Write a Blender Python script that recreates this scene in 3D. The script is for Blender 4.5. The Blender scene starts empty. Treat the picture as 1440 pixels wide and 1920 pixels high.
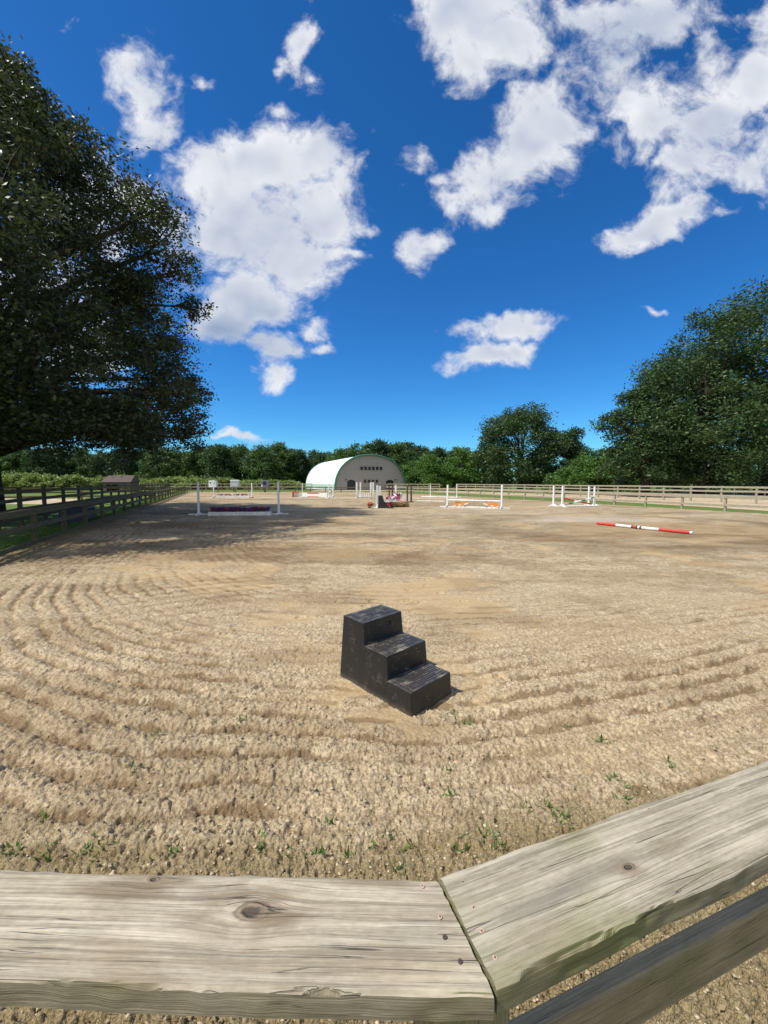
import bpy, bmesh, math, random
import numpy as np
from mathutils import Vector, Matrix

C = bpy.context.scene.collection
scene = bpy.context.scene
R = math.radians

# ------------------------------------------------------------------ node expression helper
class S:
    def __init__(s, t, sock): s.t = t; s.s = sock
    def _m(s, op, *o):
        n = s.t.nodes.new('ShaderNodeMath'); n.operation = op
        for i, v in enumerate((s,) + o):
            if isinstance(v, S): s.t.links.new(v.s, n.inputs[i])
            else: n.inputs[i].default_value = v
        return S(s.t, n.outputs[0])
    def __add__(s, o): return s._m('ADD', o)
    __radd__ = __add__
    def __sub__(s, o): return s._m('SUBTRACT', o)
    def __rsub__(s, o): return (s * -1.0) + o
    def __mul__(s, o): return s._m('MULTIPLY', o)
    __rmul__ = __mul__
    def __truediv__(s, o): return s._m('DIVIDE', o)
    def max(s, o): return s._m('MAXIMUM', o)
    def min(s, o): return s._m('MINIMUM', o)
    def abs(s): return s._m('ABSOLUTE')
    def sqrt(s): return s._m('SQRT')
    def exp(s): return s._m('EXPONENT')
    def sin(s): return s._m('SINE')
    def pow(s, o): return s._m('POWER', o)
    def clamp(s): return s.max(0.0).min(1.0)
    def ramp(s, a, b, x=0.0, y=1.0, smooth=True):
        n = s.t.nodes.new('ShaderNodeMapRange'); n.interpolation_type = 'SMOOTHSTEP' if smooth else 'LINEAR'
        s.t.links.new(s.s, n.inputs['Value'])
        n.inputs['From Min'].default_value = a; n.inputs['From Max'].default_value = b
        n.inputs['To Min'].default_value = x; n.inputs['To Max'].default_value = y
        return S(s.t, n.outputs[0])

def xyz(t, vec):
    n = t.nodes.new('ShaderNodeSeparateXYZ'); t.links.new(vec.s, n.inputs[0])
    return [S(t, n.outputs[i]) for i in range(3)]
def comb(t, x, y, z=0.0):
    n = t.nodes.new('ShaderNodeCombineXYZ')
    for i, v in enumerate((x, y, z)):
        if isinstance(v, S): t.links.new(v.s, n.inputs[i])
        else: n.inputs[i].default_value = v
    return S(t, n.outputs[0])
def noise(t, vec, scale, detail=4.0, rough=0.55, dist=0.0, dim='3D'):
    n = t.nodes.new('ShaderNodeTexNoise'); n.noise_dimensions = dim
    t.links.new(vec.s, n.inputs['Vector'])
    n.inputs['Scale'].default_value = scale; n.inputs['Detail'].default_value = detail
    n.inputs['Roughness'].default_value = rough; n.inputs['Distortion'].default_value = dist
    return S(t, n.outputs['Fac'])
def coord(t, which='Object'):
    n = t.nodes.new('ShaderNodeTexCoord'); return S(t, n.outputs[which])
def geopos(t):
    n = t.nodes.new('ShaderNodeNewGeometry'); return S(t, n.outputs['Position'])
def attr(t, name):
    n = t.nodes.new('ShaderNodeAttribute'); n.attribute_name = name; return S(t, n.outputs['Fac'])
def vscale(t, v, s):
    n = t.nodes.new('ShaderNodeVectorMath'); n.operation = 'MULTIPLY'
    t.links.new(v.s, n.inputs[0]); n.inputs[1].default_value = s
    return S(t, n.outputs[0])
def vadd(t, v, s):
    n = t.nodes.new('ShaderNodeVectorMath'); n.operation = 'ADD'
    t.links.new(v.s, n.inputs[0])
    if isinstance(s, S): t.links.new(s.s, n.inputs[1])
    else: n.inputs[1].default_value = s
    return S(t, n.outputs[0])
def mix(t, f, a, b):
    n = t.nodes.new('ShaderNodeMix'); n.data_type = 'RGBA'
    if isinstance(f, S): t.links.new(f.s, n.inputs['Factor'])
    else: n.inputs['Factor'].default_value = f
    for k, v in ((6, a), (7, b)):
        if isinstance(v, S): t.links.new(v.s, n.inputs[k])
        else: n.inputs[k].default_value = tuple(v) + (1.0,) if len(v) == 3 else v
    return S(t, n.outputs[2])
def material(name):
    m = bpy.data.materials.new(name); m.use_nodes = True; t = m.node_tree
    b = t.nodes['Principled BSDF']
    return m, t, b
def put(t, sock, v):
    if isinstance(v, S): t.links.new(v.s, sock)
    elif isinstance(v, (tuple, list)): sock.default_value = tuple(v) + (1.0,) if len(v) == 3 else v
    else: sock.default_value = v
def bump(t, b, h, dist=0.01, strength=1.0):
    n = t.nodes.new('ShaderNodeBump'); t.links.new(h.s, n.inputs['Height'])
    n.inputs['Distance'].default_value = dist; n.inputs['Strength'].default_value = strength
    t.links.new(n.outputs[0], b.inputs['Normal'])

# ------------------------------------------------------------------ camera
cam = bpy.data.cameras.new('camera'); co = bpy.data.objects.new('camera', cam); C.objects.link(co)
cam.sensor_fit = 'HORIZONTAL'; cam.sensor_width = 36.0; cam.lens = 18.5
cam.clip_start = 0.02; cam.clip_end = 6000
PITCH = math.atan(57 / 740)
co.location = (0, 0, 1.75); co.rotation_euler = (R(90) - PITCH, 0, 0)
scene.camera = co

# ------------------------------------------------------------------ light
SUN_EL, SUN_AZ = 56.0, -111.0          # azimuth measured from +Y towards +X
sd = Vector((math.cos(R(SUN_EL)) * math.sin(R(SUN_AZ)), math.cos(R(SUN_EL)) * math.cos(R(SUN_AZ)), math.sin(R(SUN_EL))))
sl = bpy.data.lights.new('sun', 'SUN'); sl.energy = 5.0; sl.angle = R(0.53); sl.color = (1.0, 0.945, 0.85)
so = bpy.data.objects.new('sun', sl); C.objects.link(so)
so.rotation_euler = (-sd).to_track_quat('-Z', 'Y').to_euler()
scene.view_settings.view_transform = 'Standard'; scene.view_settings.look = 'None'
scene.view_settings.exposure = 0.14; scene.view_settings.gamma = 1.0

# ------------------------------------------------------------------ sky with clouds (all in sky directions)
w = bpy.data.worlds.new('World'); scene.world = w; w.use_nodes = True
t = w.node_tree; t.nodes.clear()
sky = t.nodes.new('ShaderNodeTexSky'); sky.sky_type = 'NISHITA'; sky.sun_disc = False
sky.sun_elevation = R(SUN_EL); sky.sun_rotation = R(SUN_AZ); sky.air_density = 1.0; sky.dust_density = 0.2; sky.ozone_density = 3.0
hs = t.nodes.new('ShaderNodeHueSaturation'); hs.inputs['Saturation'].default_value = 1.32; hs.inputs['Value'].default_value = 1.0
hs.inputs['Hue'].default_value = 0.5
t.links.new(sky.outputs[0], hs.inputs['Color'])
gen = coord(t, 'Generated'); dx, dy, dz = xyz(t, gen)
yy = dy.max(0.06)
P = comb(t, dx / yy, dz / yy, 0.0)
def pdir(x, y):
    a = (x - 720) / 740; b = (960 - y) / 740; c, s = math.cos(PITCH), math.sin(PITCH)
    f = c + b * s; return a / f, (-s + b * c) / f
n1 = t.nodes.new('ShaderNodeTexNoise'); n1.inputs['Scale'].default_value = 5.0; n1.inputs['Detail'].default_value = 3
t.links.new(P.s, n1.inputs['Vector'])
n2 = t.nodes.new('ShaderNodeTexNoise'); n2.inputs['Scale'].default_value = 17.0; n2.inputs['Detail'].default_value = 4
t.links.new(P.s, n2.inputs['Vector'])
w1 = vscale(t, vadd(t, S(t, n1.outputs['Color']), (-.5, -.5, -.5)), (.12, .12, 0))
w2 = vscale(t, vadd(t, S(t, n2.outputs['Color']), (-.5, -.5, -.5)), (.055, .055, 0))
PW = vadd(t, vadd(t, P, w1), w2)
# cloud bodies: x, y, rx, ry, tilt(deg), weight
BL = [(270,165,62,62,0,.75),(285,235,55,60,20,.75),(240,150,40,45,0,.6),(385,155,22,12,0,.45),
 (400,330,105,75,0,1),(500,300,110,70,0,1),(605,290,70,62,0,1),(470,430,150,115,0,1.05),(600,390,75,85,0,1),(445,560,70,85,0,1),
 (560,480,110,60,0,1),(430,610,60,50,0,.95),(495,560,60,60,0,1.0),(662,475,34,16,0,.6),(685,410,24,13,0,.45),(640,340,45,40,0,.7),
 (515,655,48,42,0,1.0),(515,712,22,18,0,.8),(578,628,26,16,0,.5),(598,655,17,11,0,.6),(490,640,40,30,0,.7),
 (562,80,26,60,-22,.75),(590,60,18,28,0,.6),(575,150,16,18,0,.45),(524,205,26,15,0,.5),(520,110,14,20,0,.5),
 (895,35,125,68,5,1.0),(870,110,58,48,0,.9),(960,70,70,60,0,.85),(830,40,50,60,0,.8),
 (985,270,135,72,38,1.1),(900,340,70,55,30,1),(1040,235,70,55,30,.95),(930,385,55,30,20,.9),(845,385,30,22,0,.6),(1010,200,80,45,20,.9),
 (782,318,24,26,0,.5),(820,345,22,14,0,.35),(778,465,32,32,20,.6),(800,445,26,14,20,.4),
 (1150,95,85,105,0,0.75),(1230,40,120,60,0,0.79),(1185,180,60,50,0,0.55),(1240,220,85,60,20,0.72),(1340,230,100,85,20,0.75),
 (1415,150,50,90,10,0.72),(1300,315,85,55,20,0.72),(1400,330,65,50,0,0.72),(1330,90,60,60,0,.5),(1460,60,60,80,0,.9),(1100,20,90,40,0,0.64),
 (1360,30,80,40,0,0.51),(1205,230,40,30,0,0.30),(1470,260,60,90,0,1),(1560,120,120,130,0,1),(1600,330,140,60,0,.9),
 (1215,420,82,34,18,.95),(1165,445,42,40,0,.85),(1290,395,70,24,18,.75),(1350,395,30,12,10,.45),
 (958,607,100,28,8,1.0),(1005,600,42,14,10,.7),(905,666,92,26,6,1.0),(975,650,50,22,10,.8),
 (462,816,48,9,0,.7),(430,822,30,6,0,.5),(1232,592,24,6,0,.45),(130,40,12,14,0,.25),
 (60,560,120,90,0,.9),(150,640,110,60,0,.8),(180,400,110,90,0,.75)]
dens = None
for (x, y, rx, ry, tilt, wt) in BL:
    u, v = pdir(x, y); sc = (1 + u * u + v * v) ** .0
    u2, v2 = pdir(x + rx, y); u3, v3 = pdir(x, y + ry)
    ax = math.hypot(u2 - u, v2 - v); ay = math.hypot(u3 - u, v3 - v)
    m = t.nodes.new('ShaderNodeMapping'); m.vector_type = 'TEXTURE'
    m.inputs['Location'].default_value = (u, v, 0); m.inputs['Rotation'].default_value = (0, 0, R(tilt))
    m.inputs['Scale'].default_value = (ax * 1.17, ay * 1.17, 1)
    t.links.new(PW.s, m.inputs['Vector'])
    l = t.nodes.new('ShaderNodeVectorMath'); l.operation = 'LENGTH'; t.links.new(m.outputs[0], l.inputs[0])
    d = (1.0 - S(t, l.outputs['Value'])) * wt
    if dens is None: dens = d
    else:
        n = t.nodes.new('ShaderNodeMath'); n.operation = 'SMOOTH_MAX'; t.links.new(dens.s, n.inputs[0]); t.links.new(d.s, n.inputs[1]); n.inputs[2].default_value = .18
        dens = S(t, n.outputs[0])
PS = vadd(t, P, vscale(t, w1, (.8, .8, 0)))
rot = t.nodes.new('ShaderNodeMapping'); rot.inputs['Rotation'].default_value = (0, 0, R(35)); rot.inputs['Scale'].default_value = (.95, 1.12, 1)
t.links.new(PS.s, rot.inputs[0]); PR = S(t, rot.outputs[0])
fb = noise(t, PR, 6.0, 10, .66, .1)
fb3 = noise(t, PR, 5.0, 3, .5, .1); fb2 = noise(t, vadd(t, PR, (.035, -.04, 0)), 5.0, 3, .5, .1)
fine = noise(t, PR, 30.0, 5, .6)
dd = dens + (fb - .5) * 2.35 + (fine - .5) * .6 - .05
alpha = dd.ramp(-.16, .56) * dy.ramp(.02, .12)
alpha = alpha.pow(1.15)
relief = (fb3 - fb2) * 3.6
core = None
for (x, y, rx, ry, k) in ((440, 590, 120, 120, .75), (470, 400, 130, 60, .4), (1200, 70, 190, 70, .65), (900, 40, 90, 45, .4), (1010, 260, 90, 45, .45), (1320, 260, 110, 70, .4), (940, 665, 60, 14, .4), (1220, 430, 50, 16, .35)):
    u, v = pdir(x, y); u2, _ = pdir(x + rx, y); _, v3 = pdir(x, y - ry)
    px_, py_, _z = xyz(t, PW); q = (((px_ - u) / (u2 - u)).pow(2.0) + ((py_ - v) / (v3 - v)).pow(2.0)) * -1.0
    q = q.exp() * k; core = q if core is None else core + q
shade = (core + (dens + (fb3 - .5) * .5).ramp(.12, .70) * .62 - relief * .7 + (noise(t, vadd(t, P, w2), 2.4, 3) - .50) * 1.5 + (fb - .5) * .5).ramp(-.10, 2.0, 0, 1, False)
ccol = mix(t, shade, (.96, .97, 1.0), (.33, .43, .62))
skys = t.nodes.new('ShaderNodeMix'); skys.data_type = 'RGBA'; skys.blend_type = 'MULTIPLY'
skys.inputs['Factor'].default_value = 1; t.links.new(hs.outputs[0], skys.inputs[6]); t.links.new(mix(t, dz.ramp(.0, .75), (.56, 1.22, 1.66), (.80, 1.17, 1.42)).s, skys.inputs[7])
SKY_S = 0.085
# unseen broken cloud added behind and beside the camera to whiten the shade
bn = noise(t, vscale(t, gen, (1, 1, 1.6)), 2.6, 7, .6)
back = bn.ramp(.42, .54) * dy.ramp(.12, -.15) * dz.ramp(.02, .15)
f2 = mix(t, alpha, S(t, skys.outputs[2]), vscale(t, ccol, (1 / SKY_S * .86,) * 3))
f2 = mix(t, back, f2, vscale(t, mix(t, bn.ramp(.5, .75), (.98, .95, .92), (.62, .64, .68)), (1 / SKY_S * .95,) * 3))
bg = t.nodes.new('ShaderNodeBackground'); bg.inputs['Strength'].default_value = SKY_S
t.links.new(f2.s, bg.inputs['Color'])
wo = t.nodes.new('ShaderNodeOutputWorld'); t.links.new(bg.outputs[0], wo.inputs[0])
w.cycles.sampling_method = 'MANUAL'; w.cycles.sample_map_resolution = 512

# ------------------------------------------------------------------ numpy noise
def _h(ix, iy, seed):
    n = (ix.astype(np.int64) * 374761393 + iy.astype(np.int64) * 668265263 + seed * 974634777) & 0xffffffff
    n = ((n ^ (n >> 13)) * 1274126177) & 0xffffffff
    return ((n ^ (n >> 16)) & 0xffffff) / float(0xffffff)
def vn(x, y, seed=0):
    ix = np.floor(x); iy = np.floor(y); fx = x - ix; fy = y - iy
    fx = fx * fx * (3 - 2 * fx); fy = fy * fy * (3 - 2 * fy)
    a = _h(ix, iy, seed); b = _h(ix + 1, iy, seed); c = _h(ix, iy + 1, seed); d = _h(ix + 1, iy + 1, seed)
    return (a * (1 - fx) + b * fx) * (1 - fy) + (c * (1 - fx) + d * fx) * fy
def fbm(x, y, seed=0, oct=4, g=.5):
    s = 0; a = 1; tot = 0
    for i in range(oct):
        c, sn = math.cos(i * 1.3), math.sin(i * 1.3)
        s = s + a * vn((x * c - y * sn) * 2 ** i + 17 * i, (x * sn + y * c) * 2 ** i - 9 * i, seed + i); tot += a; a *= g
    return s / tot
def sstep(x, a, b):
    q = np.clip((x - a) / (b - a), 0, 1); return q * q * (3 - 2 * q)

# ------------------------------------------------------------------ object helpers
def tag(o, label=None, cat=None, group=None, kind=None):
    if label: o['label'] = label
    if cat: o['category'] = cat
    if group: o['group'] = group
    if kind: o['kind'] = kind
    return o
def empty(name, loc=(0, 0, 0), rz=0.0, label=None, cat=None, group=None):
    o = bpy.data.objects.new(name, None); C.objects.link(o); o.location = loc; o.rotation_euler = (0, 0, rz)
    o.empty_display_size = .1
    return tag(o, label, cat, group)
def from_np(name, V, F, mat, parent=None, smooth=False, attrs=None, fattrs=None):
    me = bpy.data.meshes.new(name); n = F.shape[1]
    me.vertices.add(len(V)); me.vertices.foreach_set('co', np.ascontiguousarray(V, dtype=np.float32).ravel())
    me.loops.add(F.size); me.loops.foreach_set('vertex_index', np.ascontiguousarray(F, dtype=np.int32).ravel())
    me.polygons.add(len(F)); me.polygons.foreach_set('loop_start', np.arange(0, F.size, n, dtype=np.int32))
    me.update(calc_edges=True)
    if smooth: me.polygons.foreach_set('use_smooth', np.ones(len(F), dtype=bool))
    for k, v in (attrs or {}).items():
        a = me.attributes.new(k, 'FLOAT', 'POINT'); a.data.foreach_set('value', np.ascontiguousarray(v, dtype=np.float32))
    for k, v in (fattrs or {}).items():
        a = me.attributes.new(k, 'FLOAT', 'FACE'); a.data.foreach_set('value', np.ascontiguousarray(v, dtype=np.float32))
    me.materials.append(mat)
    o = bpy.data.objects.new(name, me); C.objects.link(o); o.parent = parent
    return o
class MB:
    def __init__(s): s.v = []; s.f = []; s.m = []
    def add(s, vs, fs, mi=0):
        b = len(s.v); s.v += [tuple(p) for p in vs]; s.f += [tuple(b + i for i in f) for f in fs]; s.m += [mi] * len(fs)
    def box(s, c, d, rz=0.0, mi=0, top=1.0, M=None):
        x, y, z = d[0] / 2, d[1] / 2, d[2] / 2; cs, sn = math.cos(rz), math.sin(rz); vs = []
        for sz in (-1, 1):
            k = top if sz > 0 else 1.0
            for (sx, sy) in ((-1, -1), (1, -1), (1, 1), (-1, 1)):
                px, py, pz = sx * x * k, sy * y * k, sz * z
                if M is not None:
                    q = M @ Vector((px, py, pz)); px, py, pz = q
                vs.append((c[0] + px * cs - py * sn, c[1] + px * sn + py * cs, c[2] + pz))
        s.add(vs, [(3, 2, 1, 0), (4, 5, 6, 7), (0, 1, 5, 4), (1, 2, 6, 5), (2, 3, 7, 6), (3, 0, 4, 7)], mi)
    def tube(s, path, rad, n=8, mi=0, cap=True):
        path = [Vector(p) for p in path]
        if not isinstance(rad, (list, tuple)): rad = [rad] * len(path)
        vs = []; 
        for i, p in enumerate(path):
            d = (path[min(i + 1, len(path) - 1)] - path[max(i - 1, 0)]).normalized()
            a = d.orthogonal().normalized() if i == 0 else (a - d * a.dot(d)).normalized()
            b = d.cross(a)
            for k in range(n):
                q = 2 * math.pi * k / n; vs.append(p + (a * math.cos(q) + b * math.sin(q)) * rad[i])
        fs = [(i * n + k, i * n + (k + 1) % n, (i + 1) * n + (k + 1) % n, (i + 1) * n + k) for i in range(len(path) - 1) for k in range(n)]
        if cap: fs += [tuple(range(n - 1, -1, -1)), tuple((len(path) - 1) * n + k for k in range(n))]
        s.add(vs, fs, mi)
    def prism(s, pts, y0, y1, mi=0):      # outline in xz, extruded along y
        n = len(pts); vs = [(x, y0, z) for x, z in pts] + [(x, y1, z) for x, z in pts]
        s.add(vs, [tuple(range(n)), tuple(range(2 * n - 1, n - 1, -1))] + [(i, i + n, (i + 1) % n + n, (i + 1) % n) for i in range(n)], mi)
    def build(s, name, mats, parent=None, smooth=False, bevel=0.0, seg=2):
        me = bpy.data.meshes.new(name); me.from_pydata(s.v, [], s.f)
        if not isinstance(mats, (list, tuple)): mats = [mats]
        for m in mats: me.materials.append(m)
        me.polygons.foreach_set('material_index', s.m)
        bm = bmesh.new(); bm.from_mesh(me); bmesh.ops.recalc_face_normals(bm, faces=bm.faces); bm.to_mesh(me); bm.free()
        if smooth: me.polygons.foreach_set('use_smooth', [True] * len(me.polygons))
        o = bpy.data.objects.new(name, me); C.objects.link(o); o.parent = parent
        if bevel:
            b = o.modifiers.new('bevel', 'BEVEL'); b.width = bevel; b.segments = seg; b.limit_method = 'ANGLE'
        return o
ORD = ['first', 'second', 'third', 'fourth', 'fifth', 'sixth', 'seventh', 'eighth', 'ninth', 'tenth', 'eleventh', 'twelfth',
       'thirteenth', 'fourteenth', 'fifteenth', 'sixteenth', 'seventeenth', 'eighteenth', 'nineteenth', 'twentieth']
def copy_tree(o, parent=None):
    c = o.copy(); C.objects.link(c); c.parent = parent
    for ch in list(o.children): copy_tree(ch, c)
    return c

# ------------------------------------------------------------------ materials
def mat_plain(name, col, rough=.6, var=.12, scale=6.0, spec=.5, bmp=0.0):
    m, t, b = material(name); p = coord(t)
    n = noise(t, p, scale, 4)
    put(t, b.inputs['Base Color'], mix(t, n.ramp(.3, .7), tuple(c * (1 - var) for c in col), tuple(min(1, c * (1 + var * .6)) for c in col)))
    put(t, b.inputs['Roughness'], rough); b.inputs['Specular IOR Level'].default_value = spec
    if bmp: bump(t, b, noise(t, p, scale * 6, 4), bmp)
    return m
def mat_painted(name, col, dirt=(.30, .25, .18)):
    m, t, b = material(name); p = coord(t); x, y, z = xyz(t, p)
    n = noise(t, p, 5.0, 5, .6); low = z.ramp(0.0, .35, 1, 0) * .5
    put(t, b.inputs['Base Color'], mix(t, ((n - .5) * 1.6 + low * n).clamp() * .7, col, dirt))
    put(t, b.inputs['Roughness'], .55)
    return m
def mat_leaf(name, dark, light, rough=.42, trans=.25, spec=.5, tcol=None):
    m, t, b = material(name); v = attr(t, 'tint')
    c = mix(t, v, dark, light)
    put(t, b.inputs['Base Color'], c); b.inputs['Roughness'].default_value = rough; b.inputs['Specular IOR Level'].default_value = spec
    tr = t.nodes.new('ShaderNodeBsdfTranslucent'); t.links.new(mix(t, .5, c, tcol or tuple(k * 1.6 for k in light)).s, tr.inputs[0])
    ms = t.nodes.new('ShaderNodeMixShader'); ms.inputs[0].default_value = trans
    t.links.new(b.outputs[0], ms.inputs[1]); t.links.new(tr.outputs[0], ms.inputs[2])
    t.links.new(ms.outputs[0], t.nodes['Material Output'].inputs[0])
    return m
def mat_wood(name, light=(.50, .44, .35), mid=(.34, .295, .225), dark=(.17, .14, .105), knots=(), marks=(), stain=(.22, .16, .09), green=.35, grain=1.0, fine=True, greenside=1.0):
    m, t, b = material(name); p = coord(t); x, y, z = xyz(t, p)
    oi = t.nodes.new('ShaderNodeObjectInfo'); rnd = S(t, oi.outputs['Random']) * 37.0
    low = noise(t, comb(t, x * 1.3 + rnd, y * 5.0, z * 5.0), 1.0, 3)
    c = y + z * 1.3 + (low - .5) * .014
    kd = None
    kw = noise(t, vscale(t, p, (22, 40, 40)), 1.0, 3, .6) - .5
    for (kx, ky, kr) in knots:
        ex = (x - kx) * .5; ey = y - ky
        d = (ex * ex + ey * ey).sqrt(); g = ((d / (kr * 2.1)).pow(2.0) * -1.0).exp()
        c = c + ey * g * -.75
        dk = d / kr + kw * .9
        kd = dk if kd is None else kd.min(dk)
    g1 = noise(t, comb(t, x * .8 + rnd, c * 70.0, rnd), 1.0, 3, .6)
    g2 = noise(t, comb(t, x * 2.6 + rnd, c * 230.0, rnd + 3), 1.0, 4, .7)
    g3 = noise(t, comb(t, x * 14.0 + rnd, c * 520.0, rnd + 5), 1.0, 2, .6)
    spk = noise(t, comb(t, x * 60.0 + rnd, y * 130.0, z * 130), 1.0, 3, .6)
    wv = ((c * 170.0 * grain + (low * 9.0)).sin() * .5 + .5)
    patch = noise(t, comb(t, x * 4.0 + rnd, y * 11.0, z * 11), 1.0, 4, .6)
    f = (g1 - .5) * 1.7 + (g2 - .5) * 2.2 + (g3 - .5) * 1.0 + (spk - .5) * .7 + (wv - .5) * .25 + (patch - .5) * 1.6 + .42
    col = mix(t, f.clamp(), mid, light)
    st = noise(t, comb(t, x * 2.6 + rnd * 2, y * 7.0, z * 7 + 5), 1.0, 4, .6)
    col = mix(t, st.ramp(.52, .74) * .62, col, stain)
    st2 = noise(t, comb(t, x * 3.6 + rnd * 3, y * 16.0 + 9, z * 9), 1.0, 5, .6)
    col = mix(t, st2.ramp(.56, .72) * .5, col, (.20, .19, .16))
    gn = noise(t, comb(t, x * 5.0 + rnd, y * 9.0, z * 9), 1.0, 4)
    nrm = t.nodes.new('ShaderNodeNewGeometry')
    col = mix(t, gn.ramp(.50, .70) * green, col, (.17, .19, .06))
    # side faces keep more algae and dirt than the rain-washed top
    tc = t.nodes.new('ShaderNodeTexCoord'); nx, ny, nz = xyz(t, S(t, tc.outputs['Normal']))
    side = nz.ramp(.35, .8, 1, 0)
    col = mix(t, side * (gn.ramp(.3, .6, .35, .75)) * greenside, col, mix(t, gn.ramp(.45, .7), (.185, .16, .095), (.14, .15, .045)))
    for (mx, my, mrx, mry, mc, ms_) in marks:
        e = (((x - mx) / mrx).pow(2.0) + ((y - my) / mry).pow(2.0)).sqrt() + (patch - .5) * 1.5 + (g1 - .5) * .9
        col = mix(t, e.ramp(.35, 1.15, 1, 0) * ms_, col, mc)
    cr = noise(t, comb(t, x * .8 + rnd, c * 42.0, rnd + 7), 1.0, 2, .5)
    crm = noise(t, comb(t, x * 2.2 + rnd, c * 14.0, rnd + 11), 1.0, 2)
    cr2 = noise(t, comb(t, x * 1.5 + rnd + 4, c * 88.0, rnd + 17), 1.0, 2, .5)
    crack = (cr - .5).abs().ramp(.0, .0050, 1, 0) * crm.ramp(.52, .66)
    crack = crack.max((cr2 - .5).abs().ramp(.0, .010, 1, 0) * noise(t, comb(t, x * 3.0 + rnd, c * 30.0, rnd), 1.0, 2).ramp(.50, .66) * .55)
    col = mix(t, crack * .75, col, (.075, .058, .040))
    if kd is not None:
        ring = ((kd * 17.0 + g1 * 6.0).sin() * .5 + .5)
        kcol = mix(t, ring * .6, (.10, .08, .06), (.34, .27, .19))
        col = mix(t, kd.ramp(.8, 1.05, 1, 0) * .9, col, kcol)
        halo = kd.ramp(1.0, 4.6, 1, 0) * noise(t, vscale(t, p, (12, 30, 30)), 1.0, 3).ramp(.35, .6)
        col = mix(t, halo * .7, col, (.19, .145, .095))
        col = mix(t, kd.ramp(.30, .55, 1, 0) * .85, col, (.06, .05, .042))
    put(t, b.inputs['Base Color'], col); b.inputs['Roughness'].default_value = .85; b.inputs['Specular IOR Level'].default_value = .25
    hgt = g2 * .8 + g3 * .35 + g1 * .5 - crack * 1.8
    if kd is not None: hgt = hgt - kd.ramp(.3, .6, 1, 0) * 1.5 + kd.ramp(.6, 1.2, 1, 0) * .5
    bump(t, b, hgt, .0028 if fine else .004)
    return m

MW_RAIL = mat_wood('weathered_rail', light=(.42, .38, .29), mid=(.30, .265, .19), green=.15, greenside=.25)
MW_LEFT = mat_wood('shaded_rail_wood', light=(.125, .10, .06), mid=(.075, .06, .036), green=.3, greenside=.5)  # rail colour darkened to carry the deep shade under the oak
MW_PALE = mat_wood('pale_rail_wood', light=(.40, .36, .27), mid=(.28, .25, .18), stain=(.24, .20, .14), green=.05, greenside=.12)
MW_DARK = mat_wood('dark_rail_wood', light=(.13, .12, .10), mid=(.08, .075, .06), green=.2, greenside=.5)
WHITE = mat_painted('white_paint', (.82, .82, .80))
RED = mat_plain('red_paint', (.55, .045, .035), .45)
GREENP = mat_plain('green_paint', (.05, .22, .10), .5)
BROWNP = mat_plain('brown_stain', (.10, .045, .028), .6)
BLACKP = mat_plain('black_paint', (.018, .02, .028), .5)
STEEL = mat_plain('grey_steel', (.32, .34, .36), .45)

# ------------------------------------------------------------------ ground
ARENA = [(.16, .60), (25.8, 9.4), (20.1, 23.2), (10.0, 46.9), (4.3, 57.5), (0.5, 65.0), (-33.0, 66.5), (-9.15, 9.1), (-5.65, .85)]
def edge_d(X, Y, a, b):      # signed distance, inside positive (counter-clockwise polygon)
    ex, ey = b[0] - a[0], b[1] - a[1]; l = math.hypot(ex, ey)
    return ((Y - a[1]) * ex - (X - a[0]) * ey) / l
def smin(a, b, k):
    h = np.clip(.5 + .5 * (b - a) / k, 0, 1); return b * (1 - h) + a * h - k * h * (1 - h)
def dist_in(X, Y):
    d = None
    for i in range(len(ARENA)):
        e = edge_d(X, Y, ARENA[i], ARENA[(i + 1) % len(ARENA)])
        d = e if d is None else np.minimum(d, e)
    return d
def plates(X, Y, sc, seed, tilt):
    x = X * sc; y = Y * sc; ix = np.floor(x); iy = np.floor(y); best = np.full(X.shape, 9.); second = np.full(X.shape, 9.); hh = np.zeros(X.shape)
    for i in (-1, 0, 1):
        for j in (-1, 0, 1):
            cx = ix + i; cy = iy + j; a = _h(cx, cy, seed); b = _h(cx, cy, seed + 1)
            ux = cx + .15 + .7 * a - x; uy = cy + .15 + .7 * b - y; d = ux * ux + uy * uy
            c = _h(cx, cy, seed + 2); tx = _h(cx, cy, seed + 3) - .5; ty = _h(cx, cy, seed + 4) - .5
            val = c + tilt * (ux * tx + uy * ty); m_ = d < best
            second = np.where(m_, best, np.minimum(second, d)); hh = np.where(m_, val, hh); best = np.where(m_, d, best)
    return hh, np.sqrt(second) - np.sqrt(best)
def ell(X, Y, cx, cy, rx, ry, a=0.0):
    c, s = math.cos(a), math.sin(a); u = (X - cx) * c + (Y - cy) * s; v = -(X - cx) * s + (Y - cy) * c
    return np.sqrt((u / rx) ** 2 + (v / ry) ** 2)

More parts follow.
